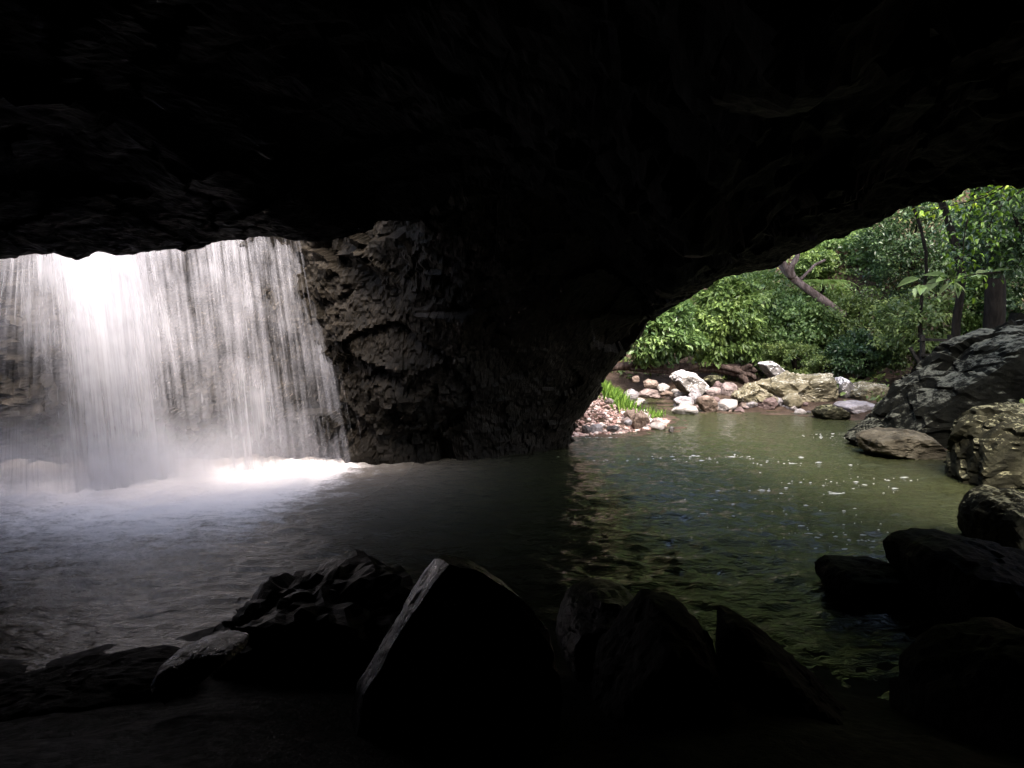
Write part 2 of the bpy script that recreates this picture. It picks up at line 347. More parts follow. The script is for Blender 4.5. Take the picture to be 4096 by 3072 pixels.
foam = (0.62 + 0.9 * np.exp(-((WX + 5.6) / 2.6) ** 2)) * np.exp(-np.maximum(0, dfr) / reach * 1.1) * sstep(-2.6, -4.6, WX + 0.0 * WY) * sstep(-2.2, -0.2, dfr)
foam = foam + 0.16 * np.exp(-np.maximum(0, dfr) / 3.5) * sstep(-0.5, -4, WX)
silt = np.clip(np.exp(-np.maximum(0, np.hypot(np.maximum(0, WX + 4.5), np.maximum(0, dfr))) / 6.5), 0, 1) * sstep(1.5, -4.0, WX)
wo = mesh_obj('pool_water', np.stack([WX, WY, wz], -1).reshape(-1, 3), grid_faces(len(wx), len(wy)), M['water'], smooth=True)
attr(wo, 'foam', np.clip(foam, 0, 1.4)); attr(wo, 'silt', silt); tag(wo, kind='structure')

# pale foam flecks, also painting in sky glints on the open water
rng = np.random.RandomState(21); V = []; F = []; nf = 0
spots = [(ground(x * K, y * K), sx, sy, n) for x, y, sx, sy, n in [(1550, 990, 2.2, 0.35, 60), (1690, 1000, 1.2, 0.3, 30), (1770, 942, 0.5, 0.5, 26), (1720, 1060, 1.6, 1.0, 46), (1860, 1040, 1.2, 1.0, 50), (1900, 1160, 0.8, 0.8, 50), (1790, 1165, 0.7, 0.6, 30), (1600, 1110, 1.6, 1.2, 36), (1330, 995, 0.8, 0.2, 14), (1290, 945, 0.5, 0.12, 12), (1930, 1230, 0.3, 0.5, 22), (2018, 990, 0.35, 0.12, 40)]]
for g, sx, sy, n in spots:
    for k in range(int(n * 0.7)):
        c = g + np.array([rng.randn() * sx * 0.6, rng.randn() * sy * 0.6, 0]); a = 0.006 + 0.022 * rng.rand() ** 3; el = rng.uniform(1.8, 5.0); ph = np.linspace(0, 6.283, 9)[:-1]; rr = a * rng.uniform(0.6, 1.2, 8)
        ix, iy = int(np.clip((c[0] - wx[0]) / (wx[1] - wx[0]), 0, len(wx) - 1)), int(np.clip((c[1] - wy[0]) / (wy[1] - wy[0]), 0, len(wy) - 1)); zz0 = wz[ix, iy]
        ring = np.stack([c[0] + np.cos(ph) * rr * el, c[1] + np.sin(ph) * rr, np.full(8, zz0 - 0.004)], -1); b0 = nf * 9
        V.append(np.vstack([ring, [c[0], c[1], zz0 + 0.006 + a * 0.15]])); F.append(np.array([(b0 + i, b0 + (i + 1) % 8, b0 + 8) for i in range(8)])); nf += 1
ft_ = NT('froth_glint'); pp = ft_.n('BsdfPrincipled', Base__Color=(0.4, 0.41, 0.42, 1), Roughness=0.3); ft_.link(pp.outputs[0], ft_.out.inputs[0])
tag(mesh_obj('froth_glint_flecks', np.concatenate(V), np.concatenate(F), ft_.m, smooth=True), kind='stuff')

# cave roof: ribs run from the wall behind the viewer over the ceiling to the lip of the two openings, then up and back over the top
LIP = [np.array((-16.4, 11.4, 2.5)), np.array((-15.4, 13.6, 4.2))] + [dat(*a) for a in [
    (-330, 556, 14.6), (-170, 552, 13.6), (-60, 550, 12.7), (0, 548, 12.4), (30, 543, 12.35), (60, 539, 12.4), (118, 539, 12.5), (135, 546, 12.5), (155, 550, 12.4), (210, 541, 12.5), (270, 545, 12.6), (330, 538, 12.7),
    (380, 531, 12.8), (430, 521, 12.9), (480, 513, 13.0), (560, 514, 13.1), (615, 515, 13.2), (632, 524, 13.2), (690, 526, 13.4), (720, 516, 13.6), (760, 508, 13.8), (795, 488, 14.1),
    (815, 474, 14.7), (870, 471, 15.3), (940, 473, 15.9), (1000, 478, 16.4), (1080, 490, 17.0), (1200, 520, 17.8), (1310, 590, 17.9), (1370, 660, 17.6), (1405, 690, 17.0), (1440, 668, 16.6), (1480, 652, 16.2), (1500, 637, 16.0),
    (1550, 606, 15.7), (1600, 594, 15.4), (1650, 586, 15.2), (1685, 574, 15.0), (1706, 553, 14.8), (1745, 540, 14.5), (1780, 515, 14.2), (1820, 508, 14.0), (1880, 478, 13.4), (1925, 447, 13.0), (1950, 438, 12.7),
    (2050, 422, 12.0), (2120, 405, 11.5), (2212, 394, 11.0), (2400, 390, 10.0), (2700, 430, 9.0), (3050, 600, 8.0)]] + [np.array((11.2, 6.6, 1.0)), np.array((11.6, 6.2, -1.2))]
LIPC = resample(LIP, 760); ns = len(LIPC)
WB = crom([(-16.8, 9.6, 0), (-15.6, 4, 0), (-11, -3, 0), (-4, -6.5, 0), (4, -6.5, 0), (9.5, -2.5, 0), (11.8, 2.5, 0), (12.2, 5.6, 0)], ns)
cols = []
tk = np.r_[np.linspace(0, 0.17, 14, endpoint=False), np.linspace(0.17, 0.49, 150, endpoint=False), np.linspace(0.49, 0.62, 40, endpoint=False), np.linspace(0.62, 1.0, 40)]
for k in range(ns):
    L = LIPC[k]; W = WB[k].copy(); out = L - W; out[2] = 0; ln = np.linalg.norm(out); out /= ln + 1e-6
    lz = L[2]; hi = max(lz, 3.0)
    near = min(1.0, ln / 8.0)
    sh = sstep(-2.5, 0.5, L[0]) * 0.0
    pts = [W * [1, 1, 0] + [0, 0, -1.5], W * [1, 1, 0] + out * 0.3 * near + [0, 0, 2.2], W + (L - W) * [.16, .16, 0] + [0, 0, 5.0], W + (L - W) * [.42, .42, 0] + [0, 0, lz + 1.9 * near],
           W + (L - W) * [.72, .72, 0] + [0, 0, lz + 1.15 * near], W + (L - W) * [.9, .9, 0] + [0, 0, lz + 0.45 * near], L, L + out * 0.22 + [0, 0, 0.35], L + out * 0.12 + [0, 0, 1.1],
           L - out * 1.1 * near + [0, 0, 2.3], W + (L - W) * [.45, .45, 0] + [0, 0, hi + 4.2], W - out * 2.5 + [0, 0, hi + 5]]
    pts = np.array(pts); m = len(pts); ext = np.vstack([2 * pts[0] - pts[1], pts, 2 * pts[-1] - pts[-2]])
    tt = tk * (m - 1); seg = np.minimum(tt.astype(int), m - 2); t = (tt - seg)[:, None]
    p0, p1, p2, q3 = ext[seg], ext[seg + 1], ext[seg + 2], ext[seg + 3]
    cols.append(0.5 * (2 * p1 + (p2 - p0) * t + (2 * p0 - 5 * p1 + 4 * p2 - q3) * t * t + (3 * p1 - p0 - 3 * p2 + q3) * t ** 3))
P = np.array(cols); nrm = grid_normals(P)
lipd = np.abs(tk * 11 - 6)[None, :]; wgt = 0.25 + 0.75 * sstep(0.2, 1.6, lipd)
strat = np.array([0.7, 0.7, 1.3])
disp = wgt * (0.42 * fbm(P * 0.45, 3, 41) + 0.22 * flakes(P * 0.8 * strat, 42)) + 0.16 * wgt * flakes(P * 1.9 * strat, 43) + 0.02 * flakes(P * 5.0, 44) + 0.03 * fbm(P * 6, 2, 45)
P = P + nrm * disp[..., None] * (np.clip(np.linalg.norm(LIPC - WB, axis=1) / 5, 0, 1)[:, None, None])
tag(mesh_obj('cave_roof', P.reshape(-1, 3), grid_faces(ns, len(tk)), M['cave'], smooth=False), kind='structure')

# rock wall behind the fall, turning forward into the pillar between the two openings and back outside
base = np.array([(-17.0, 9.8), (-16.4, 13.5), (-14, 16.6), (-11, 17.5), (-7, 18.0), (-4.6, 18.0), (-3.2, 17.6), (-2.2, 17.7), (-1.2, 18.0), (-0.1, 18.45), (0.75, 18.95), (1.25, 19.3), (1.35, 20.0), (0.6, 21.2), (-1.0, 24), (-5, 28)])
topp = np.array([(-17.0, 9.8), (-16.4, 13.5), (-14, 16.6), (-11, 17.5), (-7, 18.0), (-5.2, 18.0), (-4.0, 17.4), (-2.7, 16.4), (-1.5, 15.6), (0.0, 15.4), (2.2, 15.6), (3.9, 15.95), (4.1, 17.6), (2.6, 20.5), (0, 24), (-4, 28)])
nz_ = 150; zz = np.r_[np.linspace(-1.4, 5.6, 120, endpoint=False), np.linspace(5.6, 9.0, 30)]
nb = 720
def dense(c):
    c3 = np.c_[c, np.arange(len(c))]; u = np.r_[np.linspace(0, 3, 60, endpoint=False), np.linspace(3, 12, 560, endpoint=False), np.linspace(12, 15, 100)]
    ext = np.vstack([2 * c[0] - c[1], c, 2 * c[-1] - c[-2]]); sg = np.minimum(u.astype(int), len(c) - 2); t = (u - sg)[:, None]
    p0, p1, p2, q3 = ext[sg], ext[sg + 1], ext[sg + 2], ext[sg + 3]
    return 0.5 * (2 * p1 + (p2 - p0) * t + (2 * p0 - 5 * p1 + 4 * p2 - q3) * t * t + (3 * p1 - p0 - 3 * p2 + q3) * t ** 3)
B_, T_ = dense(base), dense(topp); nb = len(B_)
fz = np.clip(zz / 5.0, -0.1, 1.15); fz = np.where(fz > 0, fz ** 1.15, fz)
P = np.concatenate([B_[:, None, :] * (1 - fz)[None, :, None] + T_[:, None, :] * fz[None, :, None], np.broadcast_to(zz[None, :, None], (nb, nz_, 1))], -1)
nrm = grid_normals(P)
disp = 0.28 * fbm(P * 0.55, 3, 51) + 0.34 * flakes(P * np.array([0.9, 0.9, 1.2]), 52) + (0.05 + 0.13 * sstep(-0.2, 0.3, fbm(P * 0.6, 2, 56))) * flakes(P * np.array([2.9, 2.9, 3.4]), 53) + 0.055 * flakes(P * 7.5, 54)
smo = 1 - 0.6 * sstep(-1.6, 0.4, P[..., 0]) * (P[..., 1] < 19.5)
P = P - nrm * (disp * smo)[..., None]
tag(mesh_obj('cave_wall', P.reshape(-1, 3), grid_faces(nb, nz_), M['wall'], smooth=False), kind='structure')

#@@STRUCT_END
# ================================================================= WATERFALL
FALL = [  # (top x, top y, foot x, foot y) in the picture, density of water there
    (-230, 550, -330, 1110, 0.5), (-60, 548, -130, 1085, 0.54), (20, 545, -30, 1075, 0.56), (60, 545, 60, 1070, 0.6), (105, 543, 130, 1066, 0.62), (140, 545, 190, 1062, 0.92), (210, 541, 275, 1052, 1.08), (275, 545, 338, 1040, 0.98),
    (305, 541, 366, 1034, 0.62), (400, 526, 450, 1024, 0.55), (480, 514, 535, 1016, 0.6), (560, 515, 618, 1010, 0.54), (625, 520, 692, 1005, 0.47), (655, 524, 735, 1003, 0.56), (680, 526, 772, 1001, 0.36)]
ft = []; fb = []
for a in FALL:
    b_ = ground(a[2] * K, a[3] * K, 0.0); fb.append(b_); ft.append(dat(a[0], a[1], b_[1] + 0.75))
ft, fb = np.array(ft), np.array(fb); fd = np.array([a[4] for a in FALL])
su = np.r_[0, np.cumsum(np.linalg.norm(np.diff(fb, axis=0), axis=1))]
def fall_point(u, t, off=0.0):
    """u metres along the foot, t 0 at the brink .. 1 at the pool"""
    top = np.stack([np.interp(u, su, ft[:, k]) for k in range(3)], -1); bot = np.stack([np.interp(u, su, fb[:, k]) for k in range(3)], -1)
    T0 = 0.65; w = (t - T0) / (1 - T0); p = top + (bot - top) * w[..., None]
    z0 = top[..., 2] / (1 - T0 ** 2); p[..., 2] = z0 * (1 - t * t); p[..., 1] += off
    return p
waterfall = empty('waterfall', tuple(fall_point(np.array([su[-1] * 0.55]), np.array([1.0]))[0]))
tag(waterfall, 'broad white waterfall dropping through the hole in the cave roof into the pool', 'waterfall')
wl = np.array(waterfall.location)
nu, nt_ = 260, 46
U, T = np.meshgrid(np.linspace(0, su[-1], nu), np.linspace(0.02, 1.0, nt_), indexing='ij')
for li, (off, bias, dmul) in enumerate([(0.0, -0.24, 1.0), (0.22, -0.3, 0.9), (-0.16, -0.38, 1.0), (0.45, -0.26, 0.85)]):
    u2 = np.clip(U + 0.10 * fbm(np.stack([U * 0.8, T * 1.2, U * 0 + li], -1), 2, 60 + li), 0, su[-1])
    Pf = fall_point(u2, T, off) ; Pf[..., 1] += 0.22 * fbm(np.stack([U * 1.1, T * 0.7, U * 0 + li * 3.3], -1), 3, 70 + li) * (0.3 + T)
    Pf[..., 2] = np.maximum(Pf[..., 2], -0.05)
    o = mesh_obj('water_curtain', (Pf - wl).reshape(-1, 3), grid_faces(nu, nt_), fall_mat('falling_water_%d' % li, li + 1, bias), waterfall, smooth=True)
    dn = np.interp(U, su, fd) * dmul; lowl = sstep(3.5, 0.0, U - 4) * sstep(0.7, 1.0, T) * 0.25
    edge = sstep(su[-1], su[-1] - 0.25, U)
    attr(o, 'dens', np.clip((dn - lowl) * edge, 0, 1.3))
    uvl = o.data.uv_layers.new(name='UVMap'); vi = np.zeros(len(o.data.loops), np.int32); o.data.loops.foreach_get('vertex_index', vi)
    uvv = np.stack([U, T * T * 6.0], -1).reshape(-1, 2)[vi]; uvl.data.foreach_set('uv', uvv.astype(np.float32).ravel())
rng = np.random.RandomState(5)
def strand_mat():
    t = NT('water_strand'); d = t.n('BsdfDiffuse', Color=(0.48, 0.475, 0.51, 1)); tr = t.n('BsdfTranslucent', Color=(0.48, 0.475, 0.51, 1))
    m = t.n('MixShader', i0=0.5, i1=d, i2=tr); x = t.n('MixShader', i0=0.13, i1=t.n('BsdfTransparent'), i2=m); t.link(x.outputs[0], t.out.inputs[0]); return t.m
cand = rng.rand(9000) * (su[-1] + 0.25); dd = np.interp(cand, su, fd); keep = cand[rng.rand(9000) < dd * 0.16]
V = []; F = []
for u0 in keep:
    t0 = 0.45 + rng.rand() * 0.5; t1 = min(1.0, t0 + 0.04 + rng.rand() ** 2 * 0.4); tt = np.linspace(t0, t1, 6); off = rng.uniform(-0.3, 0.35); w = rng.uniform(0.003, 0.012)
    ex = max(0, u0 - su[-1]) * np.array([1, 0, 0]); p = fall_point(np.full(6, u0), tt, off) + ex; p[:, 2] = np.maximum(p[:, 2], -0.03); ww = w * np.sin(np.linspace(0.15, 3.0, 6)); b0 = len(V) * 12
    V.append(np.stack([p - np.stack([ww, ww * 0, ww * 0], -1), p + np.stack([ww, ww * 0.3, ww * 0], -1)], 1).reshape(-1, 3)); k = np.arange(5) * 2 + b0
    F.append(np.stack([k, k + 1, k + 3, k + 2], -1))
tag(mesh_obj('water_strands', np.concatenate(V) - wl, np.concatenate(F), strand_mat(), waterfall, smooth=True), kind='stuff')

# drifting spray above the plunge line
def mist_mat():
    t = NT('spray_air'); tc = t.n('TexCoord').outputs['Object']; s = t.n('SeparateXYZ', i0=tc)
    n = t.noise(tc, 0.8, 4, 0.6)
    hgt = t.smooth(s.outputs[2], 2.2, 0.0); e1 = t.smooth(s.outputs[1], -2.6, -0.4); e2 = t.smooth(s.outputs[1], 1.6, 0.6); x1 = t.smooth(s.outputs[0], 4.2, 0.5)
    h2 = t.math('MULTIPLY', hgt, hgt)
    d = t.math('MULTIPLY', t.math('MULTIPLY', h2, t.math('MULTIPLY', e1, e2)), t.math('MULTIPLY', x1, t.math('MULTIPLY', t.smooth(n, 0.25, 0.75), 1.8)))
    v = t.n('VolumePrincipled', Density=d); v.inputs['Color'].default_value = (0.95, 0.94, 0.97, 1); v.inputs['Anisotropy'].default_value = 0.2
    t.link(v.outputs[0], t.out.inputs['Volume']); return t.m
cx, cyy = -8.2, 15.2
bv = np.array([(x, y, z) for x in (-5.5, 4.4) for y in (-3.0, 1.7) for z in (0.06, 2.4)]); ang = math.atan2(3.0, 8.0)
Rz = np.array([[math.cos(ang), -math.sin(ang), 0], [math.sin(ang), math.cos(ang), 0], [0, 0, 1]])
mo = mesh_obj('spray_mist', bv, [(0, 1, 3, 2), (4, 6, 7, 5), (0, 4, 5, 1), (2, 3, 7, 6), (0, 2, 6, 4), (1, 5, 7, 3)], mist_mat(), loc=(cx, cyy, 0))
mo.rotation_euler = (0, 0, ang); tag(mo, kind='stuff')

# ================================================================= ROCKS
def ico(sub):
    bm = bmesh.new(); bmesh.ops.create_icosphere(bm, subdivisions=sub, radius=1.0)
    V = np.array([v.co[:] for v in bm.verts]); F = np.array([[v.index for v in f.verts] for f in bm.faces]); bm.free(); return V, F
ICO = {k: ico(k) for k in (1, 2, 3, 4, 5, 6)}
def hull_planes(pts):
    bm = bmesh.new()
    for p in pts: bm.verts.new(p)
    bmesh.ops.convex_hull(bm, input=bm.verts[:]); bm.normal_update(); pl = []
    for f in bm.faces:
        n = np.array(f.normal[:]); pl.append((n, float(n @ np.array(f.verts[0].co[:]))))
    bm.free(); return pl
def radial(planes, dirs, k=22.0, cap=1.9):
    rs = []
    for n, d in planes:
        if d < 0: n, d = -n, -d
        c = dirs @ n; rs.append(np.minimum(np.where(c > 0.02, max(d, 0.02) / np.maximum(c, 0.02), 50.0), cap))
    rs = np.array(rs); mn = rs.min(0)
    return mn - np.log(np.exp(-k * (rs - mn)).sum(0)) / k
def rough_rock(V, size, seed, rough=0.05, fl=1.0):
    s = float(np.mean(size)); q = V / s * 2.0 + seed * 5.17
    c = V.mean(0); nr = V - c; nr /= np.linalg.norm(nr, axis=1, keepdims=True) + 1e-9
    d = rough * s * (0.7 * fbm(q * 1.1, 3, seed % 50) + fl * (0.55 * flakes(q * 2.2, seed % 40) + 0.28 * flakes(q * 6, seed % 37)) + 0.12 * fbm(q * 9, 2, 4))
    return V + nr * d[:, None]
def box_rock(name, l, t, r, b, mat, label, group=None, z=0.0, seed=0, sharp=18, yaw=None, depth=0.8, tilt=0.0, sub=4, sink=0.12, Y=None, rough=0.07):
    """a boulder whose foot stands at picture row b on height z and which spans l..r, t..b from the viewpoint"""
    rng = np.random.RandomState(seed + 100); g = ground((l + r) / 2, b, z) if Y is None else at((l + r) / 2, b, Y)
    w = (r - l) / FS * g[1]; h = (b - t) / FS * g[1] * (1 + sink); dz = sink * h
    pl = []
    for _ in range(16):
        n = rng.randn(3); n /= np.linalg.norm(n); pl.append((n, rng.uniform(0.78, 1.0)))
    Vd, F = ICO[sub]; V = Vd * radial(pl, Vd, sharp, 1.3)[:, None]
    a = rng.uniform(0, 6.28) if yaw is None else yaw
    V = V @ np.array([[math.cos(a), math.sin(a), 0], [-math.sin(a), math.cos(a), 0], [0, 0, 1]])
    V = (V - V.min(0)) / (V.max(0) - V.min(0)) - [0.5, 0.5, 0.0]
    V = rough_rock(V * [w, w * depth, h], (w, w * depth, h), seed, rough)
    if tilt: V = V @ np.array([[math.cos(tilt), 0, -math.sin(tilt)], [0, 1, 0], [math.sin(tilt), 0, math.cos(tilt)]])
    o = mesh_obj(name, V, F, M[mat], smooth=False, loc=(g[0], g[1] + w * depth * 0.35, g[2] - dz)); return tag(o, label, 'rock', group)
def outline_rock(name, pts, Y, th, mat, label, seed=0, sub=5, rough=0.05, disp=True, lean=0.0, sharp=26, front=0.72, cat='rock', fl=1.0, shift=0.0, rise=0.0):
    """hull of an outline at depth Y with a smaller front at Y-th and back at Y+th; lean pushes higher points back"""
    k = K if disp else 1.0; O = np.array([at(x * k, y * k, Y) for x, y in pts]); c = O.mean(0); zmin = O[:, 2].min()
    if lean: O = np.array([at(x * k, y * k, Y + lean * (o_[2] - zmin)) for (x, y), o_ in zip(pts, O)]); c = O.mean(0)
    A = c + (O - c) * front; A[:, 1] -= th; A[:, 0] += shift; A[:, 2] += rise; B = c + (O - c) * 0.85; B[:, 1] += th
    allp = np.vstack([O, A, B]); sz = allp.max(0) - allp.min(0); cc = (allp.max(0) + allp.min(0)) / 2
    Vd, F = ICO[sub]; V = Vd * radial(hull_planes(((allp - cc) / sz * 2).tolist()), Vd, sharp)[:, None]
    V = rough_rock(V * sz / 2, sz, seed, rough, fl); base = np.array([0, 0, sz[2] / 2])
    return tag(mesh_obj(name, V + base, F, M[mat], smooth=False, loc=cc - base), label, cat)

# foreground rocks in the dark of the cave
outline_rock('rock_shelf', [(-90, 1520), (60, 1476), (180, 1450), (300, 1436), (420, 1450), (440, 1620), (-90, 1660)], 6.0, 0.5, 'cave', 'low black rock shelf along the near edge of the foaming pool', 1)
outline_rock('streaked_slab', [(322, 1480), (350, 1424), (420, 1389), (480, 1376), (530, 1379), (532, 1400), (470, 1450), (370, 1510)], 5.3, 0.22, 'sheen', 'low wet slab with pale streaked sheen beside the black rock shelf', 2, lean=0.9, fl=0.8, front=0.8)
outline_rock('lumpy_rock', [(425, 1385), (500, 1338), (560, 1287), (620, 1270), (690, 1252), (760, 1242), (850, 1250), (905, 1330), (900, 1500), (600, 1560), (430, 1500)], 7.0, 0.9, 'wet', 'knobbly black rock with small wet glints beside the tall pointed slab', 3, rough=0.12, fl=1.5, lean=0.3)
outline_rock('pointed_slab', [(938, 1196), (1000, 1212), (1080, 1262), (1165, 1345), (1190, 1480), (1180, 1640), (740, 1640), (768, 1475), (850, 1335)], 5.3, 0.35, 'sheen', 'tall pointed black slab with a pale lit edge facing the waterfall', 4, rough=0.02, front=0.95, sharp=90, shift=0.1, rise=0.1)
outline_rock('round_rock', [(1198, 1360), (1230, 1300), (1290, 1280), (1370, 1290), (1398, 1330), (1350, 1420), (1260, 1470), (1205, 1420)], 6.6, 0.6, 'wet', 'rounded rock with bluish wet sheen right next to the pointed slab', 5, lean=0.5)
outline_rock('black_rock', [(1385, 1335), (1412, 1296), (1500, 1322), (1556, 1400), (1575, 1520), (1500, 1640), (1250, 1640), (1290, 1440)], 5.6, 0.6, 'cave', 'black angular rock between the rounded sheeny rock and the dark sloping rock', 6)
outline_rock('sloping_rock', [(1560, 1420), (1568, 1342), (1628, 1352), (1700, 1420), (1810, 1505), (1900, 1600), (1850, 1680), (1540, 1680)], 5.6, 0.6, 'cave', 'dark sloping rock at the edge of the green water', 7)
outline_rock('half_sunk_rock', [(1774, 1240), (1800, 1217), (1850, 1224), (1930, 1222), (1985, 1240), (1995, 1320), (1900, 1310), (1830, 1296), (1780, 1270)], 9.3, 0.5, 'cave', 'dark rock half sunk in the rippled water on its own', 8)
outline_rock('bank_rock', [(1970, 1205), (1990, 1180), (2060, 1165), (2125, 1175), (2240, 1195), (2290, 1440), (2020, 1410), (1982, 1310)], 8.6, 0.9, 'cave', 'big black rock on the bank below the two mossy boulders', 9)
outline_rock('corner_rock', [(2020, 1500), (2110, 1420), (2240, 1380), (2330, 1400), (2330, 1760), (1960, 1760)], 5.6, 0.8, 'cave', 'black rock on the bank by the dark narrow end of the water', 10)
outline_rock('dark_boulder', [(2107, 1112), (2130, 1072), (2180, 1058), (2260, 1075), (2300, 1210), (2160, 1215), (2112, 1175)], 11.2, 0.7, 'mossy', 'dark round boulder with a faint pale cap above the black bank rock', 11)
def brow_rock(name, top, foot, Yt, fwd, drop, back, mat, label, seed, sub=6, rough=0.06, fl=1.4, sharp=40):
    """overhanging rock: crest line at depth Yt, a brow lower and nearer, a foot line drawn back under it"""
    A = np.array([dat(x, y, Yt) for x, y in top]); f = np.array(fwd)
    Bw = A.copy(); Bw[:, 1] -= f; Bw[:, 2] -= drop; Bw[:, :2] *= 1.0
    Fo = np.array([dat(x, y, Yt + 0.3) for x, y in foot]); kb = (Yt + back) / Yt; Bk = A * [kb, kb, 1] + [0.25, 0, -0.5]; Fb = Fo * [kb, kb, 1] + [0.25, 0, 0]
    allp = np.vstack([A, Bw, Fo, Bk, Fb]); sz = allp.max(0) - allp.min(0); cc = (allp.max(0) + allp.min(0)) / 2
    Vd, F = ICO[sub]; V = Vd * radial(hull_planes(((allp - cc) / sz * 2).tolist()), Vd, sharp)[:, None]
    V = rough_rock(V * sz / 2, sz, seed, rough, fl); base = np.array([0, 0, sz[2] / 2])
    return tag(mesh_obj(name, V + base, F, M[mat], smooth=False, loc=cc - base), label, 'rock')
brow_rock('mossy_boulder', [(2046, 985), (2062, 915), (2110, 872), (2170, 866), (2270, 880), (2350, 940)], [(2052, 1050), (2120, 1085), (2340, 1100)], 16.2, 1.3, 0.4, 2.0, 'mossy', 'rounded boulder with yellowish moss on the waterside flank', 12)
brow_rock('rock_outcrop', [(1848, 955), (1888, 893), (1905, 857), (1960, 802), (2035, 757), (2085, 720), (2120, 704), (2190, 702), (2225, 720), (2330, 750)], [(1870, 962), (2000, 985), (2380, 985)], 21.4, 2.2, 0.5, 3.0, 'outcrop', 'huge dark outcrop with a long lichened ridge, painted pale as if sky-lit, sloping down to the water', 13)
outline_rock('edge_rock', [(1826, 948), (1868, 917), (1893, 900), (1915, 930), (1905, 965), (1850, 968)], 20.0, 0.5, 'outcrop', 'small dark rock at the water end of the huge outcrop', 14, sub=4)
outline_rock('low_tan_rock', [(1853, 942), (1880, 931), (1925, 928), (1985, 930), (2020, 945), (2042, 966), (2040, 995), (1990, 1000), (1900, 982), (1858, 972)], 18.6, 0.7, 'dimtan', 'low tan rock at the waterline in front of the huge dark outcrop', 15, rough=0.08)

# stones of the far bank
def c3(*p): return [(2200 + x * 0.4973, 1200 + y * 0.4973) for x, y in p]
def z2(*p): return [(2800 + x * 0.3165, 1400 + y * 0.3165) for x, y in p]
outline_rock('white_boulder', c3((968, 625), (1005, 577), (1080, 563), (1145, 580), (1225, 622), (1290, 695), (1272, 745), (1215, 775), (1110, 760), (1045, 735), (1010, 690)), 29.5, 0.8, 'white', 'white lichen-blotched boulder in front of the fallen log', 20, disp=False, rough=0.06)
outline_rock('tilted_boulder', c3((1668, 505), (1700, 490), (1800, 490), (1842, 530), (1902, 580), (1950, 630), (1900, 660), (1800, 650), (1740, 600), (1712, 550)), 29.6, 0.5, 'white', 'tilted white-spotted boulder leaning behind the long tan ledge', 21, disp=False, rough=0.05)
outline_rock('tan_ledge', z2((690, 420), (830, 352), (1000, 350), (1300, 345), (1500, 312), (1640, 300), (1725, 370), (1735, 470), (1710, 620), (1580, 740), (1300, 780), (1020, 720), (800, 560)), 27.9, 0.9, 'tan', 'long tan ledge boulder with ridged top and dark undercut by the water', 22, disp=False, rough=0.08, fl=1.6)
outline_rock('yellow_ledge', z2((420, 570), (530, 490), (720, 430), (860, 520), (960, 590), (980, 690), (760, 710), (560, 700), (440, 640)), 27.5, 0.6, 'tan', 'low yellowish ridged rock at the foot of the long tan ledge', 23, disp=False, rough=0.1, fl=1.6)
outline_rock('ledge_chip', z2((1040, 620), (1130, 545), (1230, 535), (1300, 660), (1240, 740), (1080, 730)), 26.9, 0.3, 'tan', 'square chipped block under the middle of the tan ledge', 24, sub=4, disp=False)
outline_rock('lichened_rock', z2((1700, 400), (1770, 330), (1850, 345), (1925, 440), (1900, 600), (1760, 640), (1710, 540)), 28.4, 0.5, 'white', 'white-rimmed rock tucked behind the end of the tan ledge', 25, sub=4, disp=False)
outline_rock('spotted_rock', z2((1870, 560), (1960, 450), (2060, 410), (2200, 410), (2360, 450), (2420, 600), (2300, 720), (1960, 690)), 27.8, 0.7, 'tan', 'pale spotted rock between the tan ledge and the dark outcrop', 26, disp=False, rough=0.08)
outline_rock('mossy_rock', z2((1425, 790), (1500, 720), (1690, 685), (1790, 730), (1890, 790), (1880, 860), (1620, 870), (1480, 860)), 25.0, 0.5, 'mossy', 'low green-mossed rock in the shallows before the flat lilac rock', 27, sub=4, disp=False, rough=0.1)
outline_rock('flat_rock', z2((1720, 700), (1800, 660), (2040, 640), (2230, 690), (2260, 800), (2100, 850), (1780, 790)), 25.8, 0.6, 'grey', 'flat lilac-grey rock beside the green-mossed rock', 28, sub=4, disp=False)
outline_rock('grey_rock', c3((1235, 640), (1290, 610), (1370, 605), (1400, 650), (1390, 720), (1250, 715)), 30.6, 0.6, 'mossy', 'dull grey rock between the white boulder and the fallen log', 29, sub=4, disp=False)
def b3(l, t, r, b): a = c3((l, t), (r, b)); return a[0][0], a[0][1], a[1][0], a[1][1]
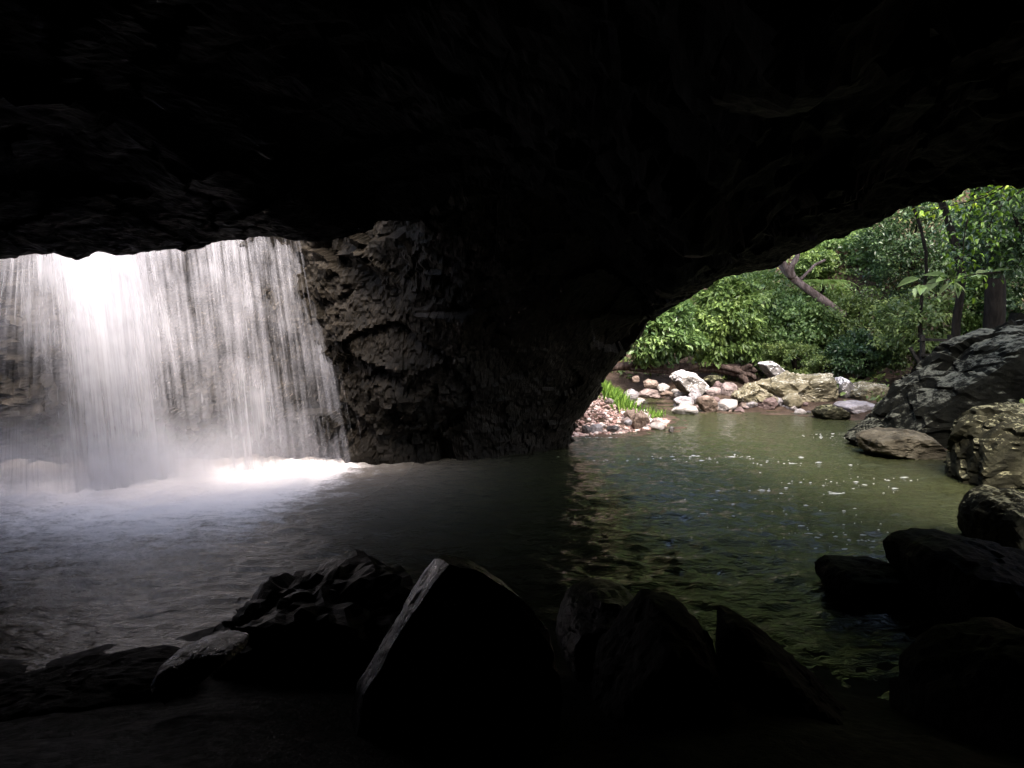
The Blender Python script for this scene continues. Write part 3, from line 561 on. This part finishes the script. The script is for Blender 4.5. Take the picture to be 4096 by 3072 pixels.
for i, (nm, bx, mat, lab, kw) in enumerate([
    ('brown_rock', (1182, 772, 1368, 905), 'brown', 'square brown rock standing at the waterline below the white boulder', dict(sharp=40)),
    ('pale_rock', (985, 850, 1208, 922), 'pale', 'flat pale rock lying in the water beside the square brown rock', dict(depth=0.5)),
    ('leaning_stone', (1102, 705, 1208, 815), 'grey', 'smooth grey stone leaning against the white boulder', dict(z=0.15, tilt=0.3)),
    ('smooth_rock', (1005, 775, 1170, 865), 'grey', 'smooth lilac-grey rock between the flat pale rock and the leaning stone', {}),
    ('small_pale_stone', (1000, 738, 1105, 790), 'pale', 'small pale stone at the foot of the white boulder', dict(z=0.15)),
    ('red_rock', (1312, 650, 1412, 745), 'red', 'rounded red rock beside the white boulder', dict(z=0.35)),
    ('pink_rock', (1258, 700, 1384, 795), 'pink', 'pink rock in front of the rounded red rock', dict(z=0.25)),
    ('rosy_rock', (1375, 660, 1515, 790), 'pink', 'tall rosy rock at the narrow end of the yellowish ridged rock', dict(z=0.3)),
    ('white_slab', (1355, 800, 1520, 895), 'pale', 'pale angular slab next to the square brown rock', dict(sharp=40)),
    ('wet_red_rock', (1662, 768, 1855, 890), 'red', 'wet reddish rock standing in the water under the tan ledge', {}),
    ('lilac_rock', (572, 718, 715, 805), 'grey', 'lilac-grey rock beside the big grass clump', dict(z=0.5)),
    ('lower_lilac_rock', (655, 788, 770, 850), 'pale', 'pale lilac rock at the water just below the big grass clump', dict(z=0.1)),
    ('tan_rock', (712, 708, 915, 790), 'pink', 'long orange-tan rock across the channel from the grass clump', dict(z=0.25, depth=0.5)),
    ('cream_rock', (855, 672, 972, 735), 'pale', 'cream topped rock behind the long orange-tan rock', dict(z=0.5)),
    ('maroon_rock', (755, 638, 875, 715), 'brown', 'maroon rock at the back of the long orange-tan rock', dict(z=0.6)),
    ('small_dark_rock', (660, 608, 722, 662), 'brown', 'small dull brown rock right behind the big grass clump', dict(z=0.8)),
    ('wedge_rock', (672, 893, 822, 1020), 'brown', 'brown wedge-shaped rock near the tip of the gravel bar', dict(z=0.1, tilt=-0.35, sharp=40)),
    ('tip_rock', (812, 953, 890, 1026), 'pink', 'pale pink rock at the very tip of the gravel bar', {}),
    ('black_stone', (255, 1008, 335, 1085), 'damp', 'wet black stone at the foot of the gravel bar by the cave wall', {}),
    ('slate_stone', (322, 998, 428, 1080), 'grey', 'slate-grey stone against the wet black stone of the gravel bar', {}),
    ('flat_black_stone', (455, 1010, 568, 1068), 'damp', 'flat black stone at the gravel bar waterline', {}),
    ('lone_stone', (953, 1018, 1002, 1066), 'damp', 'lone small stone poking out of open water off the gravel bar', dict(depth=0.6)),
    ('gravel_boulder', (595, 885, 690, 955), 'brown', 'brownish rock on top of the gravel bar behind the wedge-shaped rock', dict(z=0.3)),
    ('pink_gravel_stone', (440, 790, 520, 835), 'pink', 'pinkish rock bedded in the upper gravel', dict(z=0.8)),
    ('cube_stone', (595, 960, 665, 1010), 'grey', 'light grey stone bedded in the gravel near the wedge-shaped rock', dict(z=0.2)),
    ('dark_gap_stone', (1210, 735, 1275, 790), 'damp', 'dark stone in the gap between leaning stone and pink rock', dict(z=0.2)),
    ('dim_rock', (890, 728, 1000, 770), 'brown', 'dim brown rock between the cream topped rock and the white boulder', dict(z=0.35)),
    ('shallow_stone', (1860, 840, 2000, 890), 'grey', 'grey stone in the shallows under the tan ledge undercut', {}),
    ('ochre_stone', (1520, 820, 1660, 870), 'tan', 'ochre stone at the waterline under the yellowish ridged rock', {}),
    ]):
    box_rock(nm, *b3(*bx), mat, lab, seed=200 + i, **kw)
LAND = [(w_, o_.location.x, o_.location.y) for w_, nm_ in [('white lichen-blotched boulder', 'white_boulder'), ('long tan ledge', 'tan_ledge'), ('yellowish ridged rock', 'yellow_ledge'), ('pale spotted rock', 'spotted_rock'), ('green-mossed rock', 'mossy_rock'), ('square brown rock', 'brown_rock'),
        ('flat pale rock', 'pale_rock'), ('lilac-grey rock by the grass', 'lilac_rock'), ('long orange-tan rock', 'tan_rock'), ('wedge-shaped rock', 'wedge_rock'), ('flat lilac-grey rock', 'flat_rock'), ('wet reddish rock', 'wet_red_rock'), ('low tan rock', 'low_tan_rock'), ('maroon rock', 'maroon_rock'), ('ochre stone', 'ochre_stone')] for o_ in [bpy.data.objects[nm_]]]
rng = np.random.RandomState(11)
n_small = 0
for k in range(400):                                   # little stones along the far waterline and between the boulders
    x, y = rng.uniform(2.4, 11.0), rng.uniform(21.4, 31.5)
    sd = float(pool_sd(np.array([x]), np.array([y]))[0])
    if not (-0.35 < sd < 0.9) or x < 3.0 + 0 * y and y < 23: continue
    zt = float(terrain(np.array([x]), np.array([y]))[0]); s_ = rng.uniform(0.13, 0.42)
    Vd, F = ICO[3]; pl = []
    for _ in range(12):
        n = rng.randn(3); n /= np.linalg.norm(n); pl.append((n, rng.uniform(0.75, 1.0)))
    V = rough_rock(Vd * radial(pl, Vd, 16, 1.3)[:, None] * s_ * 0.5 * np.array([1.2, 1, 0.75]), (s_,) * 3, k, 0.05)
    mt = ['pink', 'grey', 'brown', 'pale', 'red', 'damp'][rng.randint(6)]
    o = mesh_obj('river_stone', V, F, M[mt], loc=(x, y, max(zt, -0.1) + s_ * 0.16)); o.rotation_euler = (0, 0, rng.rand() * 6)
    near = min(LAND, key=lambda q: math.hypot(q[1] - x, q[2] - y))[0]
    word = {'pink': 'pink', 'grey': 'grey', 'brown': 'brown', 'pale': 'pale', 'red': 'red', 'damp': 'dark wet'}[mt]
    tag(o, 'small loose %s river stone beside the %s' % (word, near), 'stone', 'small %s river stones beside the %s' % (word, near)); n_small += 1
    if n_small >= 90: break
# gravel bar
pv, pf = [], []; cnt = 0; rng = np.random.RandomState(3); prot = []
for k in range(8):
    Vd, F1 = ICO[1]; pl = []
    for _ in range(9):
        n = rng.randn(3); n /= np.linalg.norm(n); pl.append((n, rng.uniform(0.6, 1.0)))
    prot.append(Vd * radial(pl, Vd, 14, 1.25)[:, None] * np.array([1.15, 0.95, 0.6]))
px_, py_ = rng.uniform(-0.5, 5.0, 14000), rng.uniform(20.8, 29.5, 14000); sd = pool_sd(px_, py_); zt = terrain(px_, py_)
ok = (sd > -0.35) & (zt < 2.4) & (px_ < 5.0) & (py_ < 28.5 - 0.2 * px_); px_, py_, zt = px_[ok][:5200], py_[ok][:5200], zt[ok][:5200]
off = 0; tints = []
for x, y, z in zip(px_, py_, zt):
    s_ = 0.03 + 0.075 * rng.rand() ** 2.2; a = rng.rand() * 6.28; v = prot[rng.randint(8)] * s_; ca, sa = math.cos(a), math.sin(a)
    v = v @ np.array([[ca, sa, 0], [-sa, ca, 0], [0, 0, 1]]) + [x, y, z + s_ * 0.25]; pv.append(v); pf.append(ICO[1][1] + off); off += len(v); tints += [rng.rand()] * len(v)
def gravel_mat():
    t = NT('gravel_pebbles'); a = t.n('Attribute', _attribute_name='tint').outputs['Fac']
    col = t.ramp(a, [(0.0, (0.09, 0.055, 0.045)), (0.3, (0.22, 0.13, 0.11)), (0.6, (0.33, 0.22, 0.195)), (0.85, (0.42, 0.33, 0.3)), (1.0, (0.62, 0.57, 0.55))])
    p = t.n('BsdfPrincipled', Base__Color=col, Roughness=0.75); t.link(p.outputs[0], t.out.inputs[0]); return t.m
o = mesh_obj('gravel', np.concatenate(pv), np.concatenate(pf), gravel_mat()); attr(o, 'tint', tints); tag(o, kind='stuff')

# ================================================================= FALLEN LOG, DEAD TRUNK, RAILING
def path3(pts, Ys, n=26): return crom([at(x, y, Y) for (x, y), Y in zip(pts, Ys)], n)
log = empty('fallen_log', tuple(at(2600, 1480, 32.6) * [1, 1, 0] + [0, 0, 0.9])); ll = np.array(log.location)
tag(log, 'long weathered fallen log lying along the bank behind the white boulder', 'log')
p = path3(c3((380, 560), (520, 545), (680, 528), (840, 530), (1000, 552), (1120, 545), (1260, 540), (1420, 560), (1560, 572)), np.linspace(33.0, 32.0, 9), 40) - ll
tube_obj('log_trunk', [tube(p, np.linspace(0.15, 0.24, 40) * (1 + 0.15 * np.sin(np.arange(40) * 0.9)), 10, 0.25, 1)], M['log'], log)
p = path3(c3((640, 560), (820, 570), (980, 580), (1100, 556), (1200, 528), (1330, 528), (1480, 556), (1580, 600)), np.linspace(32.6, 31.7, 8), 40) - ll
tube_obj('twisted_limb', [tube(p, np.linspace(0.07, 0.13, 40), 8, 0.3, 2)], M['log'], log)
for k, q in enumerate([((1540, 575), (1590, 535), (1625, 528)), ((1550, 580), (1620, 560), (1660, 575)), ((1540, 590), (1620, 600), (1655, 640)), ((1530, 595), (1570, 640), (1600, 690))]):
    p = path3(c3(*q), (31.9, 31.6, 31.4), 12) - ll; tube_obj('root', [tube(p, np.linspace(0.19, 0.07, 12), 8, 0.4, k)], M['log'], log)
dead = empty('dead_trunk', tuple(at(3290, 1190, 33.0))); dl = np.array(dead.location)
tag(dead, 'pale pinkish dead trunk leaning down through the green hillside foliage', 'tree')
p = path3([(3090, 1010), (3150, 1090), (3200, 1135), (3290, 1200), (3380, 1265)], (33.7, 33.4, 33.2, 33.0, 32.8), 30) - dl
tube_obj('trunk', [tube(p, np.linspace(0.16, 0.17, 30), 10, 0.15, 1)], M['dead'], dead)
for k, q in enumerate([[(3170, 1110), (3165, 1070), (3185, 1035), (3195, 1000)], [(3165, 1110), (3140, 1060), (3120, 1030), (3105, 990)], [(3200, 1120), (3240, 1080), (3260, 1060), (3300, 1040)]]):
    tube_obj('limb', [tube(path3(q, (33.2, 33.1, 33.1, 33.2), 14) - dl, np.linspace(0.14, 0.1, 14) * (1 if k < 2 else 0.5), 8, 0.2, k)], M['dead'], dead)
rail = empty('wooden_railing', tuple(at(3720, 1460, 27.0))); rl = np.array(rail.location)
tag(rail, 'dark timber railing in the shade behind the huge outcrop', 'railing')
def beam(name, a, b, w, parent, org):
    a = np.array(a) - org; b = np.array(b) - org; d = b - a; d /= np.linalg.norm(d); s = np.cross(d, [0, 0, 1.0] if abs(d[2]) < 0.9 else [0, 1.0, 0]); s /= np.linalg.norm(s); t = np.cross(s, d)
    V = [q + s * i * w / 2 + t * j * w / 2 for q in (a, b) for i, j in ((-1, -1), (1, -1), (1, 1), (-1, 1))]
    mesh_obj(name, V, [(0, 1, 2, 3), (7, 6, 5, 4), (0, 4, 5, 1), (1, 5, 6, 2), (2, 6, 7, 3), (3, 7, 4, 0)], M['timber'], parent)
for x in (3690, 3800, 3910): beam('post', at(x, 1340, 27.0), at(x, 1500, 27.0), 0.13, rail, rl)
beam('rail', at(3680, 1358, 26.92), at(3960, 1366, 26.92), 0.1, rail, rl); beam('rail', at(3680, 1420, 26.92), at(3960, 1426, 26.92), 0.09, rail, rl)
beam('brace', at(3640, 1390, 26.9), at(3682, 1462, 26.9), 0.1, rail, rl)

# ================================================================= PLANTS
def leaves(pos, axis_, nrm_, size, asp=0.45):
    """folded leaf of two triangles per position; arrays"""
    axis_ = axis_ / (np.linalg.norm(axis_, axis=1, keepdims=True) + 1e-9); side = np.cross(axis_, nrm_); side /= np.linalg.norm(side, axis=1, keepdims=True) + 1e-9
    n = np.cross(side, axis_); s = size[:, None]
    v = np.stack([pos, pos + axis_ * s * 0.45 + side * s * asp * 0.5 + n * s * 0.08, pos + axis_ * s, pos + axis_ * s * 0.45 - side * s * asp * 0.5 + n * s * 0.08], 1)
    i = np.arange(len(pos))[:, None] * 4
    f = np.concatenate([i + [0, 1, 2], i + [0, 2, 3]], 1).reshape(-1, 3); return v.reshape(-1, 3), f
def crown(c, rad, seed, nclump, nleaf, lsize, droop=0.35, shell=0.55, flat=0.6, asp=0.5):
    rng = np.random.RandomState(seed); c = np.array(c); rad = np.array(rad)
    d = rng.randn(nclump, 3); d /= np.linalg.norm(d, axis=1, keepdims=True); rr = shell + (1 - shell) * rng.rand(nclump) ** 0.7
    rr *= 1 + 0.28 * vnoise(d * 1.9 + seed, 5)
    cc = c + d * rr[:, None] * rad; cs = rng.uniform(0.16, 0.34, nclump) * rad.min()
    k = np.repeat(np.arange(nclump), nleaf); N = len(k)
    o = rng.randn(N, 3) * np.array([1, 1, flat]) * 0.6; pos = cc[k] + o * cs[k][:, None]
    outw = (pos - c) / rad; outw /= np.linalg.norm(outw, axis=1, keepdims=True) + 1e-9
    ax = outw * 0.6 + rng.randn(N, 3) * 0.7; ax[:, 2] -= droop
    nr = outw * 0.35 + rng.randn(N, 3) * 0.45 + np.array([0, 0, 0.8]); sz = lsize * rng.uniform(0.65, 1.3, N)
    V, F = leaves(pos, ax, nr, sz, asp); tint = np.clip(rng.normal(0.45, 0.16, nclump)[k] + rng.normal(0, 0.16, N), 0, 1)
    return V, F, np.repeat(tint, 4), cc
def plant(name, label, cat, group, foot, c, rad, mat, seed, nclump=90, nleaf=90, lsize=0.17, trunk_r=0.12, limbs=5, **kw):
    foot = np.array(foot, float); root = empty(name, tuple(foot)); tag(root, label, cat, group)
    V, F, t, cc = crown(c, rad, seed, nclump, nleaf, lsize, **kw)
    o = mesh_obj('crown' if cat == 'tree' else 'foliage', V - foot, F, M[mat], root); attr(o, 'tint', t)
    rng = np.random.RandomState(seed); c = np.array(c); mid = foot * 0.45 + c * 0.55 + rng.randn(3) * 0.2
    parts = [tube(crom([foot - [0, 0, 0.3], foot * 0.7 + mid * 0.3 + rng.randn(3) * 0.08, mid, c + [0, 0, rad[2] * 0.5]], 14) - foot, np.linspace(trunk_r, trunk_r * 0.3, 14), 7, 0.15, seed)]
    for k in range(limbs):
        e = cc[rng.randint(len(cc))]; parts.append(tube(crom([mid, (mid + e) / 2 + rng.randn(3) * 0.25, e], 9) - foot, np.linspace(trunk_r * 0.5, 0.015, 9), 5, 0.1, k))
    tube_obj('trunk' if cat == 'tree' else 'stem', parts, M['bark'], root); return root
def tz(x, y): return float(terrain(np.array([x]), np.array([y]))[0])
def bush(name, label, l, t, r, b, Y, mat, seed, dep=0.8, cat='shrub', group=None, foot=None, **kw):
    """plant whose crown fills the box l..r, t..b (display picture units) at depth Y"""
    c = dat((l + r) / 2, (t + b) / 2, Y); w = (r - l) * K / FS * Y / 2; h = (b - t) * K / FS * Y / 2
    fx, fy = (c[0], c[1] + w * 0.5) if foot is None else foot
    return plant(name, label, cat, group, (fx, fy, tz(fx, fy)), c, (w, w * dep, h), mat, seed, **kw)
bush('overhanging_shrub', 'glossy mid-green shrub overhanging the cave end of the fallen log', 1352, 652, 1508, 782, 31.6, 'leaf_mid', 1, nclump=80, nleaf=80, lsize=0.26, foot=(4.6, 34.2))
bush('weeping_shrub', 'light green shrub hanging down over the middle of the fallen log', 1490, 588, 1650, 792, 32.4, 'leaf_light', 2, nclump=140, nleaf=85, lsize=0.24, droop=0.7, foot=(7.2, 35))
bush('bushy_shrub', 'mid-green bushy shrub behind the tilted white-spotted boulder', 1618, 640, 1800, 800, 33.6, 'leaf_mid', 3, nclump=130, nleaf=85, lsize=0.19, foot=(10, 36))
bush('bright_hill_shrub', 'bright yellow-green shrub below the leaning dead trunk', 1560, 585, 1720, 680, 34.8, 'leaf_light', 4, nclump=90, nleaf=80, lsize=0.17)
bush('hill_shrub', 'yellow-green shrub under the lower end of the leaning dead trunk', 1660, 620, 1860, 730, 35.4, 'leaf_light', 5, nclump=110, nleaf=80, lsize=0.17)
bush('ridge_shrub', 'yellow-green shrub beside the top of the leaning dead trunk', 1716, 535, 1800, 600, 38.5, 'leaf_light', 6, nclump=60, nleaf=70, lsize=0.18)
bush('grey_green_tree', 'grey-green tree on the slope above the leaning dead trunk', 1760, 470, 1910, 640, 39.5, 'leaf_mid', 7, cat='tree', nclump=130, nleaf=85, lsize=0.2)
bush('dark_tree', 'dark-leaved tree filling the slope right of the dead trunk', 1870, 420, 2090, 650, 36.5, 'leaf_dark', 8, cat='tree', nclump=170, nleaf=90, lsize=0.18)
bush('olive_shrub', 'olive-green shrub on the bank behind the long tan ledge', 1760, 630, 1950, 790, 33.2, 'leaf_olive', 9, nclump=120, nleaf=85, lsize=0.17)
bush('low_shrub', 'low rounded olive shrub between the tan ledge and the bushy shrub', 1630, 742, 1800, 812, 31.4, 'leaf_olive', 10, nclump=60, nleaf=80, lsize=0.13)
bush('bank_shrub', 'dark green shrub right behind the pale spotted rock', 1790, 720, 1930, 815, 30.5, 'leaf_dark', 11, nclump=80, nleaf=80, lsize=0.15)
bush('shade_shrub', 'deep green shrub growing round the timber railing', 1900, 620, 2080, 790, 29.5, 'leaf_olive', 12, nclump=100, nleaf=80, lsize=0.17)
bush('understory_shrub', 'yellowish shrub between the two dark trunks above the outcrop', 2060, 590, 2150, 730, 29.0, 'leaf_light', 13, nclump=60, nleaf=80, lsize=0.18)
bush('thicket_shrub', 'dark thicket shrub behind the thick dark trunk', 2120, 560, 2330, 740, 28.5, 'leaf_dark', 14, nclump=110, nleaf=85, lsize=0.18)
bush('upper_thicket', 'dark green tree above the thicket behind the hanging bright branch', 2060, 400, 2330, 600, 31.0, 'leaf_dark', 15, cat='tree', nclump=150, nleaf=90, lsize=0.2)
rng = np.random.RandomState(77)
for k in range(20):                                   # trees further up the slope close the view
    x = -2 + k * 1.75 + rng.uniform(-1, 1); y = rng.uniform(41, 54); z = tz(x, y); h = rng.uniform(5.5, 8.5); w = rng.uniform(2.6, 3.6); mt = ['leaf_mid', 'leaf_olive', 'leaf_dark'][k % 3]
    wd = {'leaf_mid': 'mid-green', 'leaf_olive': 'olive-green', 'leaf_dark': 'dark green'}[mt]
    plant('slope_tree', '%s tree high on the slope behind the bank shrubs' % wd, 'tree', '%s trees high on the slope' % wd, (x, y, z), (x, y, z + h * 0.55), (w, w, h * 0.6), mt, 300 + k, nclump=90, nleaf=70, lsize=0.3, trunk_r=0.16, limbs=4)
# two trunks above the outcrop whose crowns roof the right bank
def big_tree(name, label, px, ytop, ybot, Y, r, crown_c, crown_r, seed, mat='leaf_dark'):
    a = dat(px, ybot, Y); foot = np.array([a[0], a[1], tz(a[0], a[1])]); b = dat(px, ytop, Y); root = empty(name, tuple(foot)); tag(root, label, 'tree')
    V, F, t, cc = crown(crown_c, crown_r, seed, 150, 80, 0.3); o = mesh_obj('crown', V - foot, F, M[mat], root); attr(o, 'tint', t)
    pth = crom([foot - [0, 0, 0.5], (foot + b) / 2 + [0.1, 0, 0], b, np.array(crown_c)], 20) - foot; parts = [tube(pth, np.linspace(r, r * 0.5, 20), 10, 0.12, seed)]
    rng = np.random.RandomState(seed)
    for k in range(7):
        e = cc[rng.randint(len(cc))]; s0 = np.array(crown_c) * 0.7 + b * 0.3; parts.append(tube(crom([s0, (s0 + e) / 2 + rng.randn(3) * 0.3, e], 9) - foot, np.linspace(r * 0.4, 0.02, 9), 5))
    tube_obj('trunk', parts, M['bark'], root)
big_tree('shade_tree', 'thick dark tree trunk standing behind the top of the huge outcrop', 2145, 520, 730, 26.0, 0.36, (14.6, 25.5, 14), (5.5, 5.5, 2.6), 91)
big_tree('slender_tree', 'slender dark tree trunk standing beside the timber railing', 2062, 520, 770, 27.0, 0.16, (12.4, 28.5, 14.5), (5.0, 4.5, 2.4), 92)
big_tree('leaning_sapling', 'thin dark sapling stem between the timber railing and the dark-leaved tree', 1985, 480, 760, 28.5, 0.07, (11.5, 30, 15), (3.2, 3.2, 2.0), 93)

# unseen trees above the view, placed so their crowns shade the right bank
for k, (x, y, z, r, fx, fy) in enumerate([(12.5, 11.0, 11.5, 3.8, 17.5, 10.0), (14.5, 15.5, 12.0, 3.8, 18.5, 16.5), (17.5, 11.0, 12.5, 4.0, 20.5, 11.0), (17.5, 20.0, 13.0, 4.2, 20.0, 21.0), (20.0, 15.5, 12.5, 3.8, 23, 15), (16.0, 22.5, 13.5, 3.4, 19, 24), (14.5, 26.5, 15.5, 2.8, 18, 28)]):
    plant('shading_canopy_tree', 'unseen broad dark canopy tree shading the outcrop side of the stream', 'tree', 'unseen canopy trees shading the outcrop', (fx, fy, tz(fx, fy)), (x, y, z), (r, r, r * 0.45), 'leaf_dark', 500 + k, nclump=130, nleaf=60, lsize=0.4, trunk_r=0.3, limbs=8)
# low undergrowth that hides the soil of the slopes
rng = np.random.RandomState(9); n = 60000
ux, uy = rng.uniform(-3, 26, n), rng.uniform(14, 52, n); sdu = pool_sd(ux, uy)
okk = ((uy > 32.6 + 0.6 * np.sin(ux * 1.3)) | ((ux > 11.2) & (uy > 17))) & (sdu > 1.1); ux, uy = ux[okk], uy[okk]
patch = fbm(np.stack([ux * 0.7, uy * 0.7, ux * 0], -1), 3, 8); okk = patch > -0.35 + 0.5 * sstep(35.5, 32.5, uy); ux, uy, patch = ux[okk], uy[okk], patch[okk]
uz = terrain(ux, uy) + rng.rand(len(ux)) * (0.25 + 0.5 * np.clip(patch + 0.3, 0, 1)); axu = rng.randn(len(ux), 3) * 0.8 + [0, -0.5, -0.1]
V, F = leaves(np.stack([ux, uy, uz], -1), axu, rng.randn(len(ux), 3) * 0.5 + [0, -0.3, 0.8], rng.uniform(0.14, 0.32, len(ux)), 0.5)
o = mesh_obj('undergrowth', V, F, M['leaf_olive']); attr(o, 'tint', np.repeat(np.clip(0.4 + patch * 0.7 + rng.randn(len(ux)) * 0.18, 0, 1), 4)); tag(o, kind='stuff')

# tree fern
fern = empty('tree_fern', tuple(at(3300, 1150, 33.8))); fl_ = np.array(fern.location); tag(fern, 'tree fern with pale feathery fronds beside the leaning dead trunk', 'fern')
tube_obj('stem', [tube(np.array([(0, 0.6, -1.6), (0, 0.4, -0.6), (0, 0.2, 0.15)]), [0.12, 0.11, 0.08], 7)], M['bark'], fern)
rng = np.random.RandomState(4)
for k in range(11):
    a = k / 11 * 6.28 + rng.rand() * 0.3; L = rng.uniform(1.1, 1.7); tt = np.linspace(0, 1, 26)
    pth = np.stack([np.cos(a) * tt * L, 0.2 + np.sin(a) * tt * L, 0.15 + 0.55 * tt * L - 0.75 * tt ** 2 * L], -1); tg = np.gradient(pth, axis=0); sd_ = np.cross(tg, [0, 0, 1.0]); sd_ /= np.linalg.norm(sd_, axis=1, keepdims=True)
    pos = np.vstack([pth, pth]); ax = np.vstack([sd_ + tg * 4, -sd_ + tg * 4]); sz = np.tile(0.34 * np.sin(np.clip(tt * 0.92 + 0.1, 0, 1) * 3.14) + 0.03, 2)
    V, F = leaves(pos, ax, np.tile([0, 0, 1.0], (52, 1)), sz, 0.24); rw = sd_ * 0.012; rv = np.stack([pth - rw, pth + rw], 1).reshape(-1, 3); kk = np.arange(25) * 2 + len(V); F = np.vstack([F, np.stack([kk, kk + 1, kk + 3], -1), np.stack([kk, kk + 3, kk + 2], -1)]); V = np.vstack([V, rv]); o = mesh_obj('frond', V, F, M['leaf_light'], fern); attr(o, 'tint', np.full(len(V), rng.uniform(0.55, 1.0)))

# near branches outside the arch, every leaf its own piece
def leafy_branch(name, label, path, mat, n, lsize, seed, spread=0.12, droop=0.2, asp=0.5):
    rng = np.random.RandomState(seed); pth = np.asarray(path); root = empty(name, tuple(pth[0])); o0 = pth[0]; tag(root, label, 'branch')
    tube_obj('twig', [tube(pth - o0, np.linspace(0.018, 0.005, len(pth)), 6)], M['bark'], root)
    meshes = []
    for k in range(5):
        a = 0.18 + 0.05 * k; xs = np.linspace(0, 1, 6); w = np.sin(np.clip(xs * 0.97 + 0.015, 0, 1) ** 0.8 * 3.14) * asp * 0.5; zc = -a * xs ** 2
        V = np.concatenate([np.stack([xs, -w, zc + w * 0.35], -1), np.stack([xs, w * 0, zc], -1), np.stack([xs, w, zc + w * 0.35], -1)])
        F = [(i, i + 1, i + 7, i + 6) for i in range(5)] + [(i + 6, i + 7, i + 13, i + 12) for i in range(5)]
        me = bpy.data.meshes.new('leaf'); me.from_pydata(V.tolist(), [], F); me.update(); me.materials.append(M[mat]); at_ = me.attributes.new('tint', 'FLOAT', 'POINT'); at_.data.foreach_set('value', np.full(len(V), 0.15 + 0.2 * k, np.float32)); meshes.append(me)
    for k in range(n):
        q = pth[rng.randint(1, len(pth))] + rng.randn(3) * spread * np.array([1, 1, 0.7]); s_ = lsize * rng.uniform(0.7, 1.3)
        o = bpy.data.objects.new('leaf', meshes[rng.randint(5)]); C.objects.link(o); o.parent = root; o.location = q - o0; o.scale = (s_,) * 3
        o.rotation_euler = (rng.uniform(-0.6, 0.6), droop + rng.uniform(-0.4, 0.5), rng.uniform(0, 6.28))
def P(*a): return np.array([dat(*q) for q in a])
leafy_branch('hanging_branch', 'bright yellow-green leafy branch hanging from the arch edge', crom(P((2230, 350, 12.9), (2150, 415, 13.3), (2080, 438, 13.6), (1992, 458, 13.9)), 14), 'leaf_bright', 70, 0.1, 31, 0.08)
leafy_branch('trailing_branch', 'green leafy branch trailing down below the bright hanging branch', crom(P((2190, 395, 14.0), (2110, 430, 14.2), (2085, 500, 14.3), (2080, 560, 14.4), (2075, 615, 14.5)), 24), 'leaf_vivid', 260, 0.1, 32, 0.22, 0.4)
leafy_branch('upper_branch', 'green leafy branch high beside the arch over the thick dark trunk', crom(P((2260, 380, 14.6), (2180, 430, 14.8), (2140, 480, 15), (2150, 540, 15.1)), 20), 'leaf_vivid', 260, 0.1, 33, 0.32, 0.4)
bush('hanging_foliage', 'leafy dark green shrub behind the bright hanging branch', 2075, 395, 2290, 590, 17.5, 'leaf_dark', 16, nclump=80, nleaf=70, lsize=0.12, foot=(13.5, 18.5))
leafy_branch('large_leaf_branch', 'level branch with large pale green leaves crossing in front of the dark trunks', crom(P((2160, 588, 16.6), (2110, 592, 16.5), (2060, 602, 16.4), (2010, 612, 16.3), (1978, 618, 16.3)), 12), 'leaf_pale', 17, 0.42, 34, 0.07, 0.05, 0.42)

# grass
def grass(name, cx, cy, rx, ry, n, h, seed, label):
    rng = np.random.RandomState(seed); x = cx + rng.randn(n) * rx * 0.5; y = cy + rng.randn(n) * ry * 0.5; z = terrain(x, y)
    pos = np.stack([x, y, z], -1); ax = rng.randn(n, 3) * 0.38; ax[:, 2] = 1; V, F = leaves(pos, ax, rng.randn(n, 3) + [0, -1, 0.4], h * rng.uniform(0.6, 1.3, n), 0.1)
    o = mesh_obj(name, V - [cx, cy, 0], F, M['grass'], loc=(cx, cy, 0)); attr(o, 'tint', np.repeat(rng.rand(n), 4)); tag(o, label, 'grass', kind='stuff')
g = ground(2430, 1530, 1.2); grass('grass_clump', g[0], g[1], 0.8, 0.9, 900, 0.45, 1, 'big fresh green grass clump on top of the gravel bar')
g = ground(2610, 1655, 0.15); grass('grass_tuft', g[0], g[1], 0.3, 0.3, 130, 0.3, 2, 'small green grass tuft at the tip of the gravel bar')
g = ground(2420, 1580, 0.7); grass('grass_fringe', g[0], g[1], 0.9, 0.6, 250, 0.25, 3, 'sparse grass fringe on the slope of the gravel bar')
